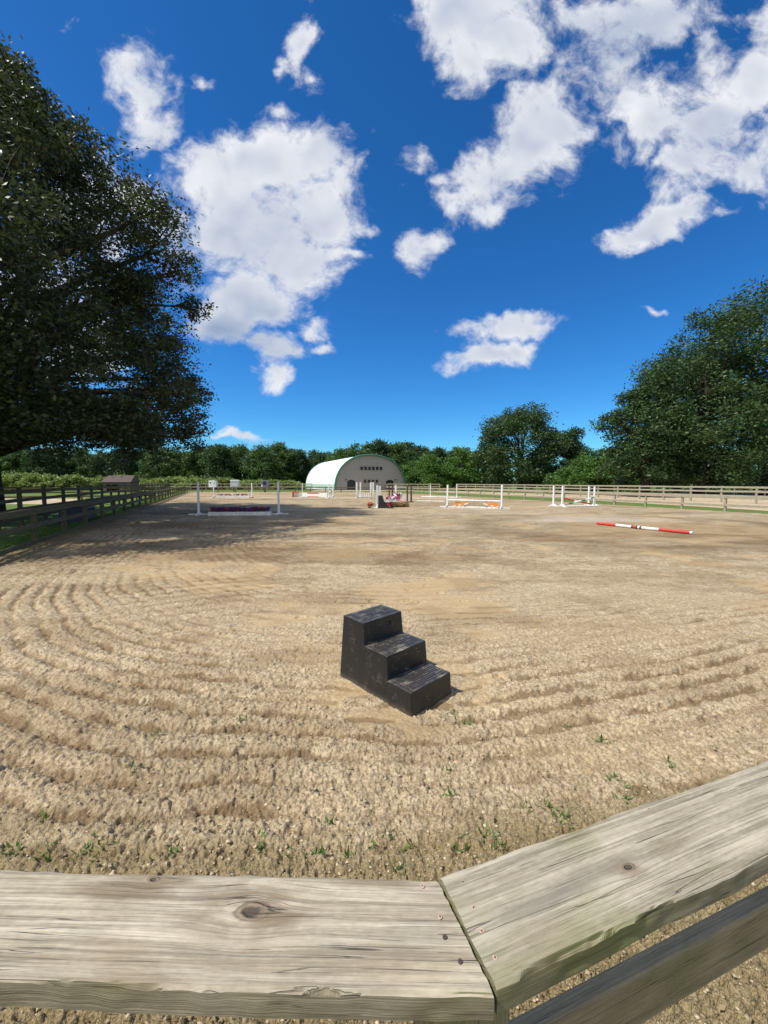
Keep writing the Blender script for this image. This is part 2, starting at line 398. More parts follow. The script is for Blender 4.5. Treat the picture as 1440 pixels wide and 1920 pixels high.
def sand_fields(X, Y):
    dn = edge_d(X, Y, ARENA[0], ARENA[1]); dc = edge_d(X, Y, ARENA[8], ARENA[0]); dl = edge_d(X, Y, ARENA[7], ARENA[8])
    dr = smin(smin(dn, dc, 1.8), dl, 5.0)
    wob = (fbm(X * .4, Y * .4, 3, 2) - .5) * .45 + (fbm(X * 2.3, Y * 2.3, 8, 2) - .5) * .07 + (fbm(X * 9, Y * 9, 9, 2) - .5) * .05
    near = 1 - sstep(dr, 1.9, 3.6)
    line = 1 - sstep(dr + .35 * X.clip(-4, 3), 3.6, 5.6)
    breakup = sstep(fbm(X * .9 + 7, Y * 1.6, 21, 4), .40, .60)
    ridge = np.sin(2 * np.pi * (dr + wob) / .225)
    ridge = 1 - 2 * np.abs(.5 - .5 * np.sin(2 * np.pi * (dr + wob) / .195)) ** 1.6 + .35 * np.sin(2 * np.pi * (dr + wob) / .0975 + 1.0) * sstep(fbm(X * .7, Y * .7, 37, 2), .4, .6)
    far_r = (1 - near) * (1 - sstep(dr, 7, 12)) * sstep(fbm(X * .35, Y * .5, 31, 3), .5, .66)
    # an older set of curved tyre and harrow lines on the left
    arc = np.sqrt((X + .6) ** 2 + (Y - 1.6) ** 2)
    left = sstep(-X, 1.2, 2.8) * (1 - sstep(arc, 5.2, 6.8)) * sstep(arc, 2.8, 3.6) * (1 - near)
    r2 = np.sin(2 * np.pi * (arc + wob * .6) / .30)
    rough = np.clip(.52 + .48 * near + .25 * left, 0, 1)
    packed = sstep(fbm(X * .75 + 3, Y * 1.1, 51, 4), .56, .68) * (1 - .75 * near)
    packed = np.maximum(packed, .9 * (1 - sstep(ell(X, Y, .25, 3.15, .95, .62, .5), .6, 1.25)) * sstep(fbm(X * 5, Y * 5, 66, 3), .44, .6))
    rough = rough * (1 - .78 * packed)
    h = (.0170 * ridge * (.40 * line + .60 * near) * sstep(dr, .55, .95) * (0.34 + .66 * breakup) + .006 * ridge * far_r + .008 * r2 * left * breakup) * (1 - .5 * packed)
    c1 = fbm(X * 9, Y * 9, 61, 2); c2 = np.abs(fbm(X * 21, Y * 21, 71, 3, .6) - .5) * 2; c3 = vn(X * 55, Y * 55, 81); c4 = vn(X * 110, Y * 110, 91)
    clod = sstep(fbm(X * 15 + 5, Y * 15, 101, 2), .50, .62)
    wx = X + .012 * (c1 - .5) * 4; wy = Y + .012 * (c3 - .5)
    p1, e1 = plates(wx, wy, 19.0, 301, 1.3); p2, e2 = plates(wx, wy, 42.0, 401, 1.2)
    crack = (1 - sstep(e1, .0, .16))
    bd = sstep(ell(X, Y, .1, 3.35, .75, .62, .75), .75, 1.25)
    h = h * (.25 + .75 * bd)
    h = h + rough * (.45 + .55 * bd) * (.85 + .15 * near) * (.011 * (c1 - .5) + .017 * (.45 - c2) + .008 * (c3 - .5) + .007 * (c4 - .5) + (.008 + .003 * near) * (p1 - .5) - .005 * crack + .0150 * (p2 - .5) + .006 * clod * near)
    # hoofprints pressed into the footing
    for (sc, sd_) in ((1.9, 501), (1.35, 601)):
        gx, gy = X * sc, Y * sc; ix, iy = np.floor(gx), np.floor(gy); on = _h(ix, iy, sd_) < .42
        ux = (gx - ix - .25 - .5 * _h(ix, iy, sd_ + 1)) / sc; uy = (gy - iy - .25 - .5 * _h(ix, iy, sd_ + 2)) / sc
        qa = 6.28 * _h(ix, iy, sd_ + 3); rx_ = ux * np.cos(qa) + uy * np.sin(qa); ry_ = -ux * np.sin(qa) + uy * np.cos(qa)
        q = np.sqrt((rx_ / .058) ** 2 + (ry_ / .066) ** 2); horse = 1 - sstep(q, .75, 1.05); inner = 1 - sstep(np.sqrt((rx_ / .03) ** 2 + ((ry_ + .02) / .045) ** 2), .7, 1.1)
        h = h + np.where(on, (-.017 * horse + .010 * inner + .007 * np.exp(-((q - 1.25) / .22) ** 2)) * bd, 0)
    h = h + .02 * (fbm(X * .5, Y * .5, 111, 2) - .5)
    return h, rough, packed, near, ridge, left * r2, dr

NR, NF, NC = 900, 190, 1000
rr = np.concatenate([np.exp(np.linspace(math.log(.62), math.log(11.0), NR)), np.exp(np.linspace(math.log(11.0), math.log(90.0), NF + 1))[1:]])
th = np.linspace(R(-68), R(68), NC)
RR, TH = np.meshgrid(rr, th, indexing='ij')
X = RR * np.sin(TH); Y = RR * np.cos(TH)
h, rough, packed, near, ridge, lr, dr = sand_fields(X, Y)
keep = dist_in(X, Y) > -.12 + .1 * (fbm(X * 3, Y * 3, 5, 2) - .5)
fade = 1 - sstep(RR, 9, 22) * .85
H = h * fade + .004
pale = np.zeros_like(X)
for (cx, cy, rx, ry, a, k) in [(9.6, 18.6, 3.6, 2.4, .1, .9), (6.0, 26.0, 3.2, 1.5, -.35, .7), (7.0, 22.5, 5.5, 2.0, .1, .35), (13.5, 27.8, 3.4, 1.6, .1, .5), (-3.5, 24.5, 7.5, .7, .0, .45), (-4, 43.5, 11, 2.6, 0, .6), (-16, 43, 9, 1.8, 0, .45), (4, 41, 7, 2, -.3, .5), (1.5, 15, 3, 1.2, 0, .25), (18, 21.0, 5, 1.3, .2, .35)]:
    pale = np.maximum(pale, k * (1 - sstep(ell(X, Y, cx, cy, rx, ry, a) + (fbm(X * .6, Y * .8, 12, 3) - .5) * 1.1, .55, 1.15)))
smooth_p = (1 - sstep(ell(X, Y, 10.2, 14.2, 4.6, 2.6, .25) + (fbm(X * .5, Y * .7, 14, 3) - .5) * .8, .75, 1.1)) * .9
ringd = np.exp(-((ell(X, Y, 10.0, 15.2, 6.0, 4.6, .25) + (fbm(X * .4, Y * .6, 15, 3) - .5) * .5 - 1.0) / .13) ** 2)
bands = sstep(fbm(X * .16 + .1 * Y, Y * .55, 19, 4), .52, .68) * sstep(Y, 5, 9)
moist_shade = np.clip(.85 * np.maximum(near, .7 * (1 - sstep(dr + .35 * X.clip(-4, 3), 3.6, 5.6))) * sstep(-ridge + (fbm(X * 9, Y * 9, 23, 3) - .5) * 4.2, .20, .95) * (.25 + .75 * sstep(fbm(X * .9 + 7, Y * 1.6, 21, 4), .38, .58)) + .5 * np.clip(-lr, 0, 1) + .55 * bands + .6 * ringd * sstep(Y, 7, 10) + .35 * sstep(fbm(X * 1.3, Y * 1.9, 29, 4), .52, .68), 0, 1)  # damp and worked patches, plus groove shade put into the colour
idx = np.arange(X.size).reshape(X.shape)
kq = keep[:-1, :-1] & keep[1:, :-1] & keep[:-1, 1:] & keep[1:, 1:]
Fq = np.stack([idx[:-1, :-1][kq], idx[:-1, 1:][kq], idx[1:, 1:][kq], idx[1:, :-1][kq]], 1)
used = np.zeros(X.size, bool); used[Fq.ravel()] = True; remap = np.cumsum(used) - 1
V = np.stack([X.ravel(), Y.ravel(), H.ravel()], 1)[used]
packed_all = np.maximum(packed, smooth_p); moist_shade = np.clip(moist_shade + .38 * smooth_p, 0, 1); pale = pale * (1 - smooth_p)
at = {'moist_shade': moist_shade.ravel()[used], 'packed': packed_all.ravel()[used], 'pale': pale.ravel()[used], 'rough': rough.ravel()[used], 'edge': ((1 - sstep(dr + (fbm(X * 4, Y * 4, 77, 3) - .5) * .25, .62, .88))).ravel()[used]}

m, t, b = material('arena_sand')
p = geopos(t); x, y, z = xyz(t, p)
mo, pk, pl, ro = attr(t, 'moist_shade'), attr(t, 'packed'), attr(t, 'pale'), attr(t, 'rough')
nA = noise(t, p, 3.0, 6, .6); nB = noise(t, p, 28.0, 5, .65); nC = noise(t, p, 140.0, 3, .6)
nD = noise(t, vscale(t, p, (.35, 1.2, 1)), 1.0, 5, .6); nE = noise(t, vscale(t, p, (1.1, 3.2, 1)), 1.6, 6, .7)
col = mix(t, ((nB - .5) * 2.6 + (nC - .5) * 1.8 + .56).clamp(), (.200, .150, .086), (.60, .505, .355))
far = noise(t, vscale(t, p, (1, 1.5, 1)), 6.5, 8, .78)
col = mix(t, y.ramp(3.0, 9.0) * (far - .5).abs().ramp(.0, .13) * .75, col, mix(t, far.ramp(.48, .50), (.17, .12, .060), (.62, .52, .345)))
far2 = noise(t, vscale(t, p, (.75, 1.3, 1)), 1.7, 9, .74)
col = mix(t, y.ramp(4.0, 10.0) * far2.ramp(.50, .60) * .55, col, (.25, .18, .095))
col = mix(t, y.ramp(4.0, 10.0) * far2.ramp(.50, .40) * .45, col, (.62, .52, .35))
nF = noise(t, p, 62.0, 4, .7)
col = mix(t, (nF.ramp(.51, .60) * .6) * y.ramp(3, 9, 1, 0), col, (.17, .12, .065))
col = mix(t, (nF.ramp(.47, .38) * .45) * y.ramp(3, 9, 1, 0), col, (.66, .56, .39))
col = mix(t, ((nA - .5) * 2.0 + .3).clamp() * .45, col, (.34, .25, .14))
col = mix(t, nD.ramp(.45, .7) * .35, col, (.28, .195, .105))
col = mix(t, nE.ramp(.53, .70) * .55, col, (.21, .145, .078))
col = mix(t, (pk * (nB * .6 + .5)).clamp() * .70, col, (.40, .285, .15))
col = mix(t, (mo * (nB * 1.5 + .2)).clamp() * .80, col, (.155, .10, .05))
col = mix(t, (pl * (nB + .3)).clamp() * .65, col, (.60, .52, .42))
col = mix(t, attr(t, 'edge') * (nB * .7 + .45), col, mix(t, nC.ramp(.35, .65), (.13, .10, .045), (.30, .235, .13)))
put(t, b.inputs['Base Color'], col); b.inputs['Roughness'].default_value = .95; b.inputs['Specular IOR Level'].default_value = .12
lump = noise(t, p, 7.0, 8, .72)
bump(t, b, (nB * .014 + nC * .006) * (1.1 - pk * .7) + lump * .10 * y.ramp(4.0, 14.0) * (1.0 - pk * .5), 1.0, 1.0)
MSAND = m
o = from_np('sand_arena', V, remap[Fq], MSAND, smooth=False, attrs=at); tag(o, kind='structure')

# base ground: one sheet to the horizon
def sheet(name, pts, z, mat):
    mb = MB(); mb.add([(x, y, z) for x, y in pts], [tuple(range(len(pts)))]); return tag(mb.build(name, mat), kind='structure')
m, t, b = material('ground_grass_dirt'); p = geopos(t); x, y, z = xyz(t, p)
nA = noise(t, p, .8, 5); nB = noise(t, p, 14.0, 5, .65); nC = noise(t, p, 90.0, 4, .65)
gr = mix(t, nB, (.065, .115, .024), (.14, .20, .05)); gr = mix(t, nA.ramp(.5, .75) * .5, gr, (.20, .19, .09))
di = mix(t, nB.ramp(.3, .7), (.15, .11, .065), (.33, .255, .165)); di = mix(t, nC.ramp(.5, .7) * .6, di, (.10, .085, .04))
d = (x * x + y * y).sqrt(); di = mix(t, nA.ramp(.42, .62) * .35, di, (.13, .15, .045))
put(t, b.inputs['Base Color'], mix(t, d.ramp(4.0, 7.0), di, gr)); b.inputs['Roughness'].default_value = .95; b.inputs['Specular IOR Level'].default_value = .1
bump(t, b, nB * .03 + nC * .008, 1.0)
MGROUND = m
sheet('ground', [(-2500, -2500), (2500, -2500), (2500, 2500), (-2500, 2500)], -.045, MGROUND)
MSAND2 = mat_plain('track_sand', (.46, .37, .26), .95, .25, 3.0, .1, .02)
sheet('path', [(25.5, 14), (60, 34), (58, 60), (30, 52), (22, 60), (12, 78), (8, 76), (15.8, 52), (22.5, 28)], -.03, MSAND2)
sheet('paddock_sand', [(-23, 31), (-27, 41), (-70, 43), (-70, 33)], -.034, MSAND2)
sheet('barn_apron', [(-14, 72), (6, 76), (6, 84), (-14, 80)], -.03, MSAND2)

# ------------------------------------------------------------------ foliage
def leaf_quads(P, size, rng, flat=.35, asp=.5):
    n = len(P)
    d = rng.normal(size=(n, 3)); d[:, 2] *= .6; d /= np.linalg.norm(d, axis=1)[:, None]
    nn = rng.normal(size=(n, 3)); nn[:, 2] += flat * 2.5; nn -= d * (nn * d).sum(1)[:, None]; nn /= np.linalg.norm(nn, axis=1)[:, None]
    s = np.cross(nn, d); L = (size * rng.uniform(.6, 1.3, n))[:, None]
    V = np.stack([P, P + d * L * .5 + s * L * asp * .5 - nn * L * .06, P + d * L, P + d * L * .5 - s * L * asp * .5 - nn * L * .06], 1).reshape(-1, 3)
    return V, np.arange(4 * n, dtype=np.int32).reshape(-1, 4)
def crown_points(clumps, per, rng, sprays=10, spread=.30):
    out = []; tint = []
    for (cx, cy, cz, r) in clumps:
        k = max(4, int(sprays * rng.uniform(.7, 1.3)))
        d = rng.normal(size=(k, 3)); d /= np.linalg.norm(d, axis=1)[:, None]; d[:, 2] *= .8
        sp = d * (r * rng.uniform(.35, 1.0, k) ** .6)[:, None] + (cx, cy, cz)
        m_ = per // k
        q = np.repeat(sp, m_, 0) + rng.normal(size=(k * m_, 3)) * (r * spread) * (1, 1, .7)
        out.append(q); base = rng.uniform(.15, .7); ts = np.repeat(rng.uniform(-.2, .2, k), m_)
        tint.append(np.clip(base + ts + rng.normal(size=k * m_) * .2, 0, 1))
    return np.concatenate(out), np.concatenate(tint)
def limbs(mb, base, clumps, rt, fork, rng, nl=40, lean=(0, 0)):
    fx, fy = lean
    mb.tube([(0, 0, -.3), (0, 0, .15), (fx * .3, fy * .3, fork * .5), (fx, fy, fork)], [rt * 1.45, rt * 1.15, rt, rt * .85], 12)
    top = max(c[2] for c in clumps)
    mb.tube([(fx, fy, fork - .1), (fx * 1.2 + rt * .6, fy, (fork + top) * .45), (fx, fy + rt * .5, top * .8)], [rt * .85, rt * .5, rt * .12], 8)
    sel = rng.permutation(len(clumps))[:nl]
    for i in sel:
        cx, cy, cz, r = clumps[i]
        h0 = fork * .8 + (cz - fork * .8) * rng.uniform(.1, .55) if cz > fork else fork * rng.uniform(.8, 1.0)
        s = Vector((fx, fy, h0)); e = Vector((cx, cy, cz)); l = (e - s).length
        mid = s.lerp(e, .45) + Vector((rng.normal() * .08 * l, rng.normal() * .08 * l, l * .09))
        m2 = s.lerp(e, .75) + Vector((rng.normal() * .06 * l, rng.normal() * .06 * l, l * .05))
        r0 = min(rt * .42, .02 * l + .03)
        mb.tube([s, mid, m2, e], [r0, r0 * .65, r0 * .4, r0 * .12], 6)
        for k in range(4):
            q = e + Vector(rng.normal(size=3)) * r * .6
            mb.tube([m2.lerp(e, rng.uniform(0, 1)), e.lerp(q, .5) + Vector((0, 0, .1 * r)), q], [r0 * .22, r0 * .15, r0 * .05], 4)
def env_clumps(n, Hh, h0, Rf, cr, rng, inner=.45, sy=1.0):
    out = []; tries = 0
    ph = rng.uniform(0, 6.28, 4)
    while len(out) < n and tries < n * 60:
        tries += 1
        z = rng.uniform(h0, Hh); a = rng.uniform(0, 2 * math.pi)
        Rz = Rf(z) * (1 + .12 * math.sin(2 * a + ph[0]) + .10 * math.sin(3 * a + ph[1] + z * .5) + .09 * math.sin(z * 1.1 + ph[2] + a))
        if rng.uniform() > Rz / 12.0 + .25: continue
        r = cr * rng.uniform(.7, 1.25)
        rho = max(0.0, Rz - r * .8) * (inner + (1 - inner) * rng.uniform() ** .5)
        out.append((rho * math.cos(a), rho * math.sin(a) * sy, z - .3 * r, r))
    return out
def smooth_env(Hh, h0, Rm):
    def f(z):
        q = min(1, max(0, (z - h0) / (Hh - h0))); return Rm * max(.12, math.sin(math.pi * (q * .86 + .13))) ** .50
    return f
MBARK = mat_plain('bark', (.055, .046, .036), .9, .45, 5.0, .2, .04)
ML_OAK = mat_leaf('oak_leaves', (.018, .028, .011), (.080, .100, .034), .46, .22, .38)
ML_DARK = mat_leaf('dark_leaves', (.022, .052, .016), (.072, .128, .036), .5, .18, .35)
ML_MID = mat_leaf('mid_leaves', (.034, .075, .018), (.10, .18, .042), .5, .2, .35)
ML_BUSH = mat_leaf('bush_leaves', (.04, .10, .016), (.12, .23, .04), .5, .28, .35)
ML_HEDGE = mat_leaf('hedge_leaves', (.09, .14, .025), (.30, .38, .10), .5, .25, .4)

def make_tree(name, label, cat, loc, clumps, per, leaf, lm, rt, fork, seed, group=None, nl=30, sprays=10, spread=.3, asp=.5, flat=.35, trunk_name='trunk'):
    rng = np.random.default_rng(seed)
    root = empty(name, loc, 0, label, cat, group)
    Pp, ti = crown_points(clumps, per, rng, sprays, spread)
    k = Pp[:, 2] > .15; Pp, ti = Pp[k], ti[k]
    V, F = leaf_quads(Pp, leaf, rng, flat, asp)
    from_np('crown', V, F, lm, root, fattrs={'tint': ti})
    mb = MB(); limbs(mb, loc, clumps, rt, fork, rng, nl); mb.build(trunk_name, MBARK, root, smooth=True)
    return root

# the big oak at the left, its crown reaching over the fence
rng = np.random.default_rng(7)
hz_ = [2.4, 3.3, 5.0, 8.0, 9.6, 11.4, 13.6, 15.5, 17.6, 19.2, 20.2]; rz_ = [6.4, 8.3, 10.0, 9.9, 9.2, 9.9, 8.9, 7.2, 5.1, 3.0, 1.0]
cl = env_clumps(470, 19.6, 4.0, lambda z: float(np.interp(z, hz_, rz_)), 1.15, rng, .42)
cl = [c for c in cl if float(vn(np.array([math.atan2(c[1], c[0]) * 2.6 + 9]), np.array([c[2] * .42]), 5)[0]) > .27 or math.hypot(c[0], c[1]) < 4.5]
for i in range(46):
    a = rng.uniform(-2.3, .6); q = rng.uniform(1.5, 8.2); cl.append((q * math.cos(a), q * math.sin(a), rng.uniform(3.9, 5.0), rng.uniform(.8, 1.1)))
cl = [(x_ * 1.12, y_ * 1.12, z_ * 1.0 - .1, r_ * (.8 + .5 * float(rng.uniform()))) for x_, y_, z_, r_ in cl]
make_tree('oak_tree', 'huge dark green oak filling the left side, its crown hanging over the rail fence', 'tree', (-18.4, 18.3, -.05), cl, 700, .185, ML_OAK, .55, 3.4, 11, nl=85, sprays=15, spread=.21)

# big trees at the right
def big(label, loc, Hh, Rm, n, per, leaf, lm, seed, h0=1.6, cr=None, extra=(), rt=.5, group=None, name='broadleaf_tree'):
    rng = np.random.default_rng(seed)
    cl = env_clumps(n, Hh - .6, h0 + .6, smooth_env(Hh, h0, Rm), cr or Rm * .2, rng, .5) + list(extra)
    return make_tree(name, label, 'tree', loc, cl, per, leaf, lm, rt, max(2.5, Hh * .2), seed + 1, nl=26, group=group)
big('tallest dark green tree at the far right edge, cut off by the photo border', (48.5, 50, 0), 27, 11.5, 210, 300, .36, ML_DARK, 21, rt=.7)
big('tall dark tree second from the right edge, its trunk just behind the pale rail fence', (38.3, 48, 0), 21.5, 8.4, 150, 300, .34, ML_DARK, 23, rt=.6)
big('lower dark tree at the left foot of the tall right-hand trees', (31.4, 47.5, 0), 13.2, 5.4, 90, 300, .34, ML_DARK, 25, h0=.8)
big('broad dark tree behind the two tallest right-hand trees', (46, 62, 0), 22, 10, 120, 220, .45, ML_DARK, 27)
# middle tree with side lobe
ex = []
r5 = np.random.default_rng(5)
for i in range(34):
    a = r5.normal(size=3); a /= np.linalg.norm(a); ex.append((9.7 + a[0] * 2.3, a[1] * 2.0, 8.8 + a[2] * 2.1, 1.2))
for i in range(5): ex.append((5.5 + i * .8, 0, 7.6 + i * .25, .8))
big('rounded dark tree with a separate side limb of leaves, standing between barn and right-hand trees', (25.8, 75, 0), 15.9, 9.2, 170, 260, .42, ML_DARK, 31, h0=.8, extra=ex)

# bushes
def bush(name, label, loc, clumps, lm, seed, per=240, leaf=.3, group=None, cat='bush'):
    return make_tree(name, label, cat, loc, clumps, per, leaf, lm, .09, .8, seed, group, nl=8, trunk_name='stem')
def dome(n, Rm, Hh, cr, seed, sy=.8):
    rng = np.random.default_rng(seed); out = []
    for i in range(n):
        a = rng.uniform(0, 6.28); q = rng.uniform() ** .6; z = rng.uniform(.25, 1); rho = Rm * math.sqrt(max(0, 1 - (z * .92) ** 2)) * q
        out.append((rho * math.cos(a), rho * math.sin(a) * sy, z * Hh - cr * .6, cr * rng.uniform(.7, 1.2)))
    return out
for i, (x, y, Rm, Hh, lab) in enumerate([
    (30.2, 57, 3.6, 5.4, 'bright green bush between the middle tree and the right-hand trees'),
    (33.5, 56, 3.2, 3.9, 'low bright green bush at the foot of the right-hand trees'),
    (26.4, 58, 3.0, 3.6, 'mid green bush right of the middle tree trunk'),
    (10.5, 80, 5.0, 7.2, 'bright green rounded bush just right of the barn'),
    (15.6, 79, 4.6, 8.6, 'tall green bush between the barn bush and the middle tree'),
    (6.6, 92, 3.6, 6.4, 'green bush half hidden behind the right corner of the barn'),
    (35.5, 66, 5, 8.0, 'dark green bush in the gap under the right-hand treetops')]):
    bush('bush', lab, (x, y, 0), dome(34, Rm, Hh, Rm * .28, 40 + i), ML_BUSH if i != 6 else ML_MID, 60 + i, 330, .36)

# far tree line: four kinds, copied
variants = []
for k in range(4):
    rng = np.random.default_rng(80 + k)
    cl = env_clumps(60, 13.6, 1.2, smooth_env(14, .2, [5.6, 6.3, 5.2, 6.8][k]), 1.5, rng, .5)
    r_ = make_tree('woodland_tree', '', 'tree', (0, 0, 0), cl, 210, .62, [ML_DARK, ML_MID, ML_DARK, ML_MID][k], .3, 3, 90 + k, nl=10)
    variants.append(r_)
def put_tree(k, used, label, loc, rz, s, sz, group):
    o = variants[k] if not used[k] else copy_tree(variants[k]); used[k] = True
    o.location = loc; o.rotation_euler = (0, 0, rz); o.scale = (s, s, sz); tag(o, label, 'tree', group); return o
usedv = [False] * 4
prof = [(-60, 835), (60, 838), (200, 842), (330, 838), (380, 832), (430, 827), (500, 831), (560, 838), (600, 842), (640, 840), (660, 826), (710, 823), (735, 829), (765, 826), (800, 839), (840, 835), (880, 842), (960, 845), (1070, 848), (1150, 850), (1500, 840)]
rng = np.random.default_rng(99)
xs = np.arange(-30, 900, 37); D = 112
MK = [(-30, 'behind the big oak at the photo edge'), (7, 'behind the oak, left end of the bank'), (44, 'under the oak, far left of the shed'), (81, 'under the oak, well left of the shed'), (118, 'under the oak, left of the shed'), (155, 'under the oak, almost above the shed'), (192, 'directly above the small shed'), (229, 'just right of the small shed'), (266, 'right of the shed, under the oak'), (303, 'where the left fences meet the trees'), (340, 'at the lower right oak branches'), (377, 'just left of the first white box'), (414, 'just above the first white box'), (451, 'above the ribbed white box'), (470, 'right of the ribbed white box'), (495, 'above the grey round-opening box'), (525, 'right of the grey round-opening box'), (560, 'left of the low barn roof end'), (598, 'behind the low barn roof end'), (632, 'behind the middle of the barn roof'), (668, 'left of the barn peak'), (706, 'right of the barn peak'), (742, 'behind the right barn shoulder'), (780, 'just right of the barn'), (820, 'above the bushes right of the barn'), (860, 'left of the rounded middle tree'), (885, 'touching the rounded middle tree'), (950, 'hidden behind the rounded middle tree'), (1030, 'behind the right side of the middle tree'), (1090, 'in the gap beside the middle tree'), (1150, 'behind the left of the right-hand trees'), (1230, 'behind the lower right-hand tree'), (1320, 'behind the tall second right-hand tree'), (1410, 'behind the tallest right-hand tree'), (1490, 'behind the photo edge at the right')]
def wood_row(xs, D, j0, j1, jt, ex, wide, prefix, group):
    seen = set()
    for px in xs:
        d = D + rng.uniform(j0, j1); top = float(np.interp(px, [a for a, _ in prof], [b for _, b in prof])) + rng.uniform(-4, jt)
        hh = 1.75 + (903 - top) / 740 * d
        mk = min((m_ for m_ in MK if m_[1] not in seen), key=lambda m_: abs(m_[0] - px))[1]; seen.add(mk)
        put_tree(int(rng.integers(4)), usedv, prefix + mk, ((px - 720) / 740 * d, d, -.1), rng.uniform(0, 6.28), hh / 14 * wide * rng.uniform(.85, 1.1), hh / 14, group)
wood_row(np.arange(-30, 900, 37), D, -5, 6, 5, 0, 1.0, 'dark woodland tree ', 'trees of the far tree line')
wood_row(list(np.arange(-50, 900, 50)) + list(np.arange(930, 1500, 72)), 128, -5, 9, 9, 0, 1.3, 'second-row treetop ', 'second row trees of the far tree line')

# leafy bank of shrubs
hv = []
for k in range(3):
    hv.append(bush('shrub', '', (0, 0, 0), dome(30, 3.4, 2.9, .8, 120 + k, .7), ML_HEDGE, 130 + k, 260, .40, 'shrubs of the leafy bank', 'shrub'))
usedh = [False] * 3
spots = ['at the far left edge behind the oak trunk', 'left end of the sunlit part', 'sunlit, three shrubs left of the shed', 'sunlit, two shrubs left of the shed', 'directly left of the small shed', 'rising behind the small shed', 'directly right of the small shed', 'second shrub right of the small shed', 'third shrub right of the small shed', 'between shed and the first white box', 'behind the left end of the far flower jump', 'behind the first white box', 'between the first and the ribbed white box', 'directly behind the ribbed white box', 'right of the ribbed white box', 'just left of the grey box with round opening', 'behind the grey box with round opening', 'last one before the barn']
for i in range(18):
    px = 10 + i * 31.5; d = 84 + rng.uniform(-2, 2) - (6 if i < 5 else 0)
    k = i % 3; o = hv[k] if not usedh[k] else copy_tree(hv[k]); usedh[k] = True
    o.location = ((px - 720) / 740 * d, d, -.1); o.rotation_euler = (0, 0, rng.uniform(0, 6.28)); s = [1.12, 1.2, 1.15, 1.1, 1.0, 1.0, 1.0, 1.0, .95, .95, .9, .95, .9, .85, .85, .8, .7, .75][i]
    o.scale = (1.15, 1.1, s * rng.uniform(.9, 1.08)); tag(o, 'pale green leafy shrub ' + spots[i], 'shrub', 'shrubs of the leafy bank')

# ------------------------------------------------------------------ barn
m, t, b = material('barn_siding'); p = coord(t); x, y, z = xyz(t, p)
rib = (x * (2 * math.pi / .46)).sin()
n = noise(t, vscale(t, p, (3.0, 1, .5)), 1.0, 4)
put(t, b.inputs['Base Color'], mix(t, (rib.ramp(-.95, -.6, 1, 0) * .35 + (n - .5) * .6).clamp(), (.33, .315, .31), (.20, .19, .19))); b.inputs['Roughness'].default_value = .6
bump(t, b, rib, .02); MSIDE = m
m, t, b = material('barn_fabric'); p = coord(t); x, y, z = xyz(t, p)
n = noise(t, vscale(t, p, (.4, .4, .4)), 1.0, 3); seam = ((y / 3.2)._m('FRACT') - .5).abs().ramp(.47, .5)
put(t, b.inputs['Base Color'], mix(t, (seam * .5 + (n - .5) * .4).clamp(), (.80, .83, .82), (.62, .68, .67))); b.inputs['Roughness'].default_value = .5; MFAB = m
MGTRIM = mat_plain('green_trim', (.045, .19, .13), .5)
MGBAND = mat_plain('pale_green_band', (.42, .62, .54), .5)
MDARKG = mat_plain('dark_pane', (.02, .022, .026), .2, .2)
AW, AH, AL = 7.9, 7.35, 28.7
def arch(a, H, n=40, e=2.25):
    out = []
    for i in range(n + 1):
        q = math.pi * i / n; c_, s_ = math.cos(q), math.sin(q)
        out.append((-a * math.copysign(abs(c_) ** (2 / e), c_), H * abs(s_) ** (2 / e)))
    return out
barn = empty('arena_barn', (-10.05 + AW * .924, 80 + AW * .382, -.04), math.atan2(.382, .924), 'big round-roofed riding barn with white fabric roof and grey ribbed front', 'barn')
mb = MB(); mb.prism(arch(AW - .12, AH - .12), 0.0, .15); mb.build('front_wall', MSIDE, barn)
mb = MB(); mb.prism(arch(AW - .12, AH - .12), AL - .15, AL); mb.build('rear_wall', MSIDE, barn)
mb = MB(); o_ = arch(AW, AH); i_ = arch(AW - .1, AH - .1); n = len(o_)
ys = np.linspace(-.25, AL + .25, 10)
vs = []; fs = []
for yv in ys:
    for (a, c_) in o_: vs.append((a, yv, c_))
for j in range(len(ys) - 1):
    for i in range(n - 1): fs.append((j * n + i, (j + 1) * n + i, (j + 1) * n + i + 1, j * n + i + 1))
mb.add(vs, fs); mb.build('roof', MFAB, barn, smooth=True)
for e in (-.3, AL + .3): mb = MB(); mb.tube([(a, e, c_) for a, c_ in o_], .16, 6); mb.build('arch_trim', MGTRIM, barn)
for s in (-1, 1):
    mb = MB(); mb.box((s * (AW + .03), AL / 2, .95), (.05, AL + .4, .55)); mb.box((s * (AW + .01), AL / 2, .45), (.07, AL + .4, .35)); mb.build('skirt_band', MGBAND, barn)
def window(x, z, wd, hh):
    mb = MB(); 
    for sx in (-1, 1): mb.box((x + sx * wd / 2, -.05, z), (.08, .14, hh + .08))
    for sz in (-1, 1): mb.box((x, -.05, z + sz * hh / 2), (wd - .08, .13, .08))
    o = mb.build('window', MSIDE, barn); mb = MB(); mb.box((x, -.01, z), (wd - .08, .05, hh - .08)); mb.build('pane', MDARKG, o)
for i in range(6): window(-2.05 + i * .86, 4.55, .66, .75)
for i in range(4): window(-1.3 + i * .86, 1.85, .62, .72)
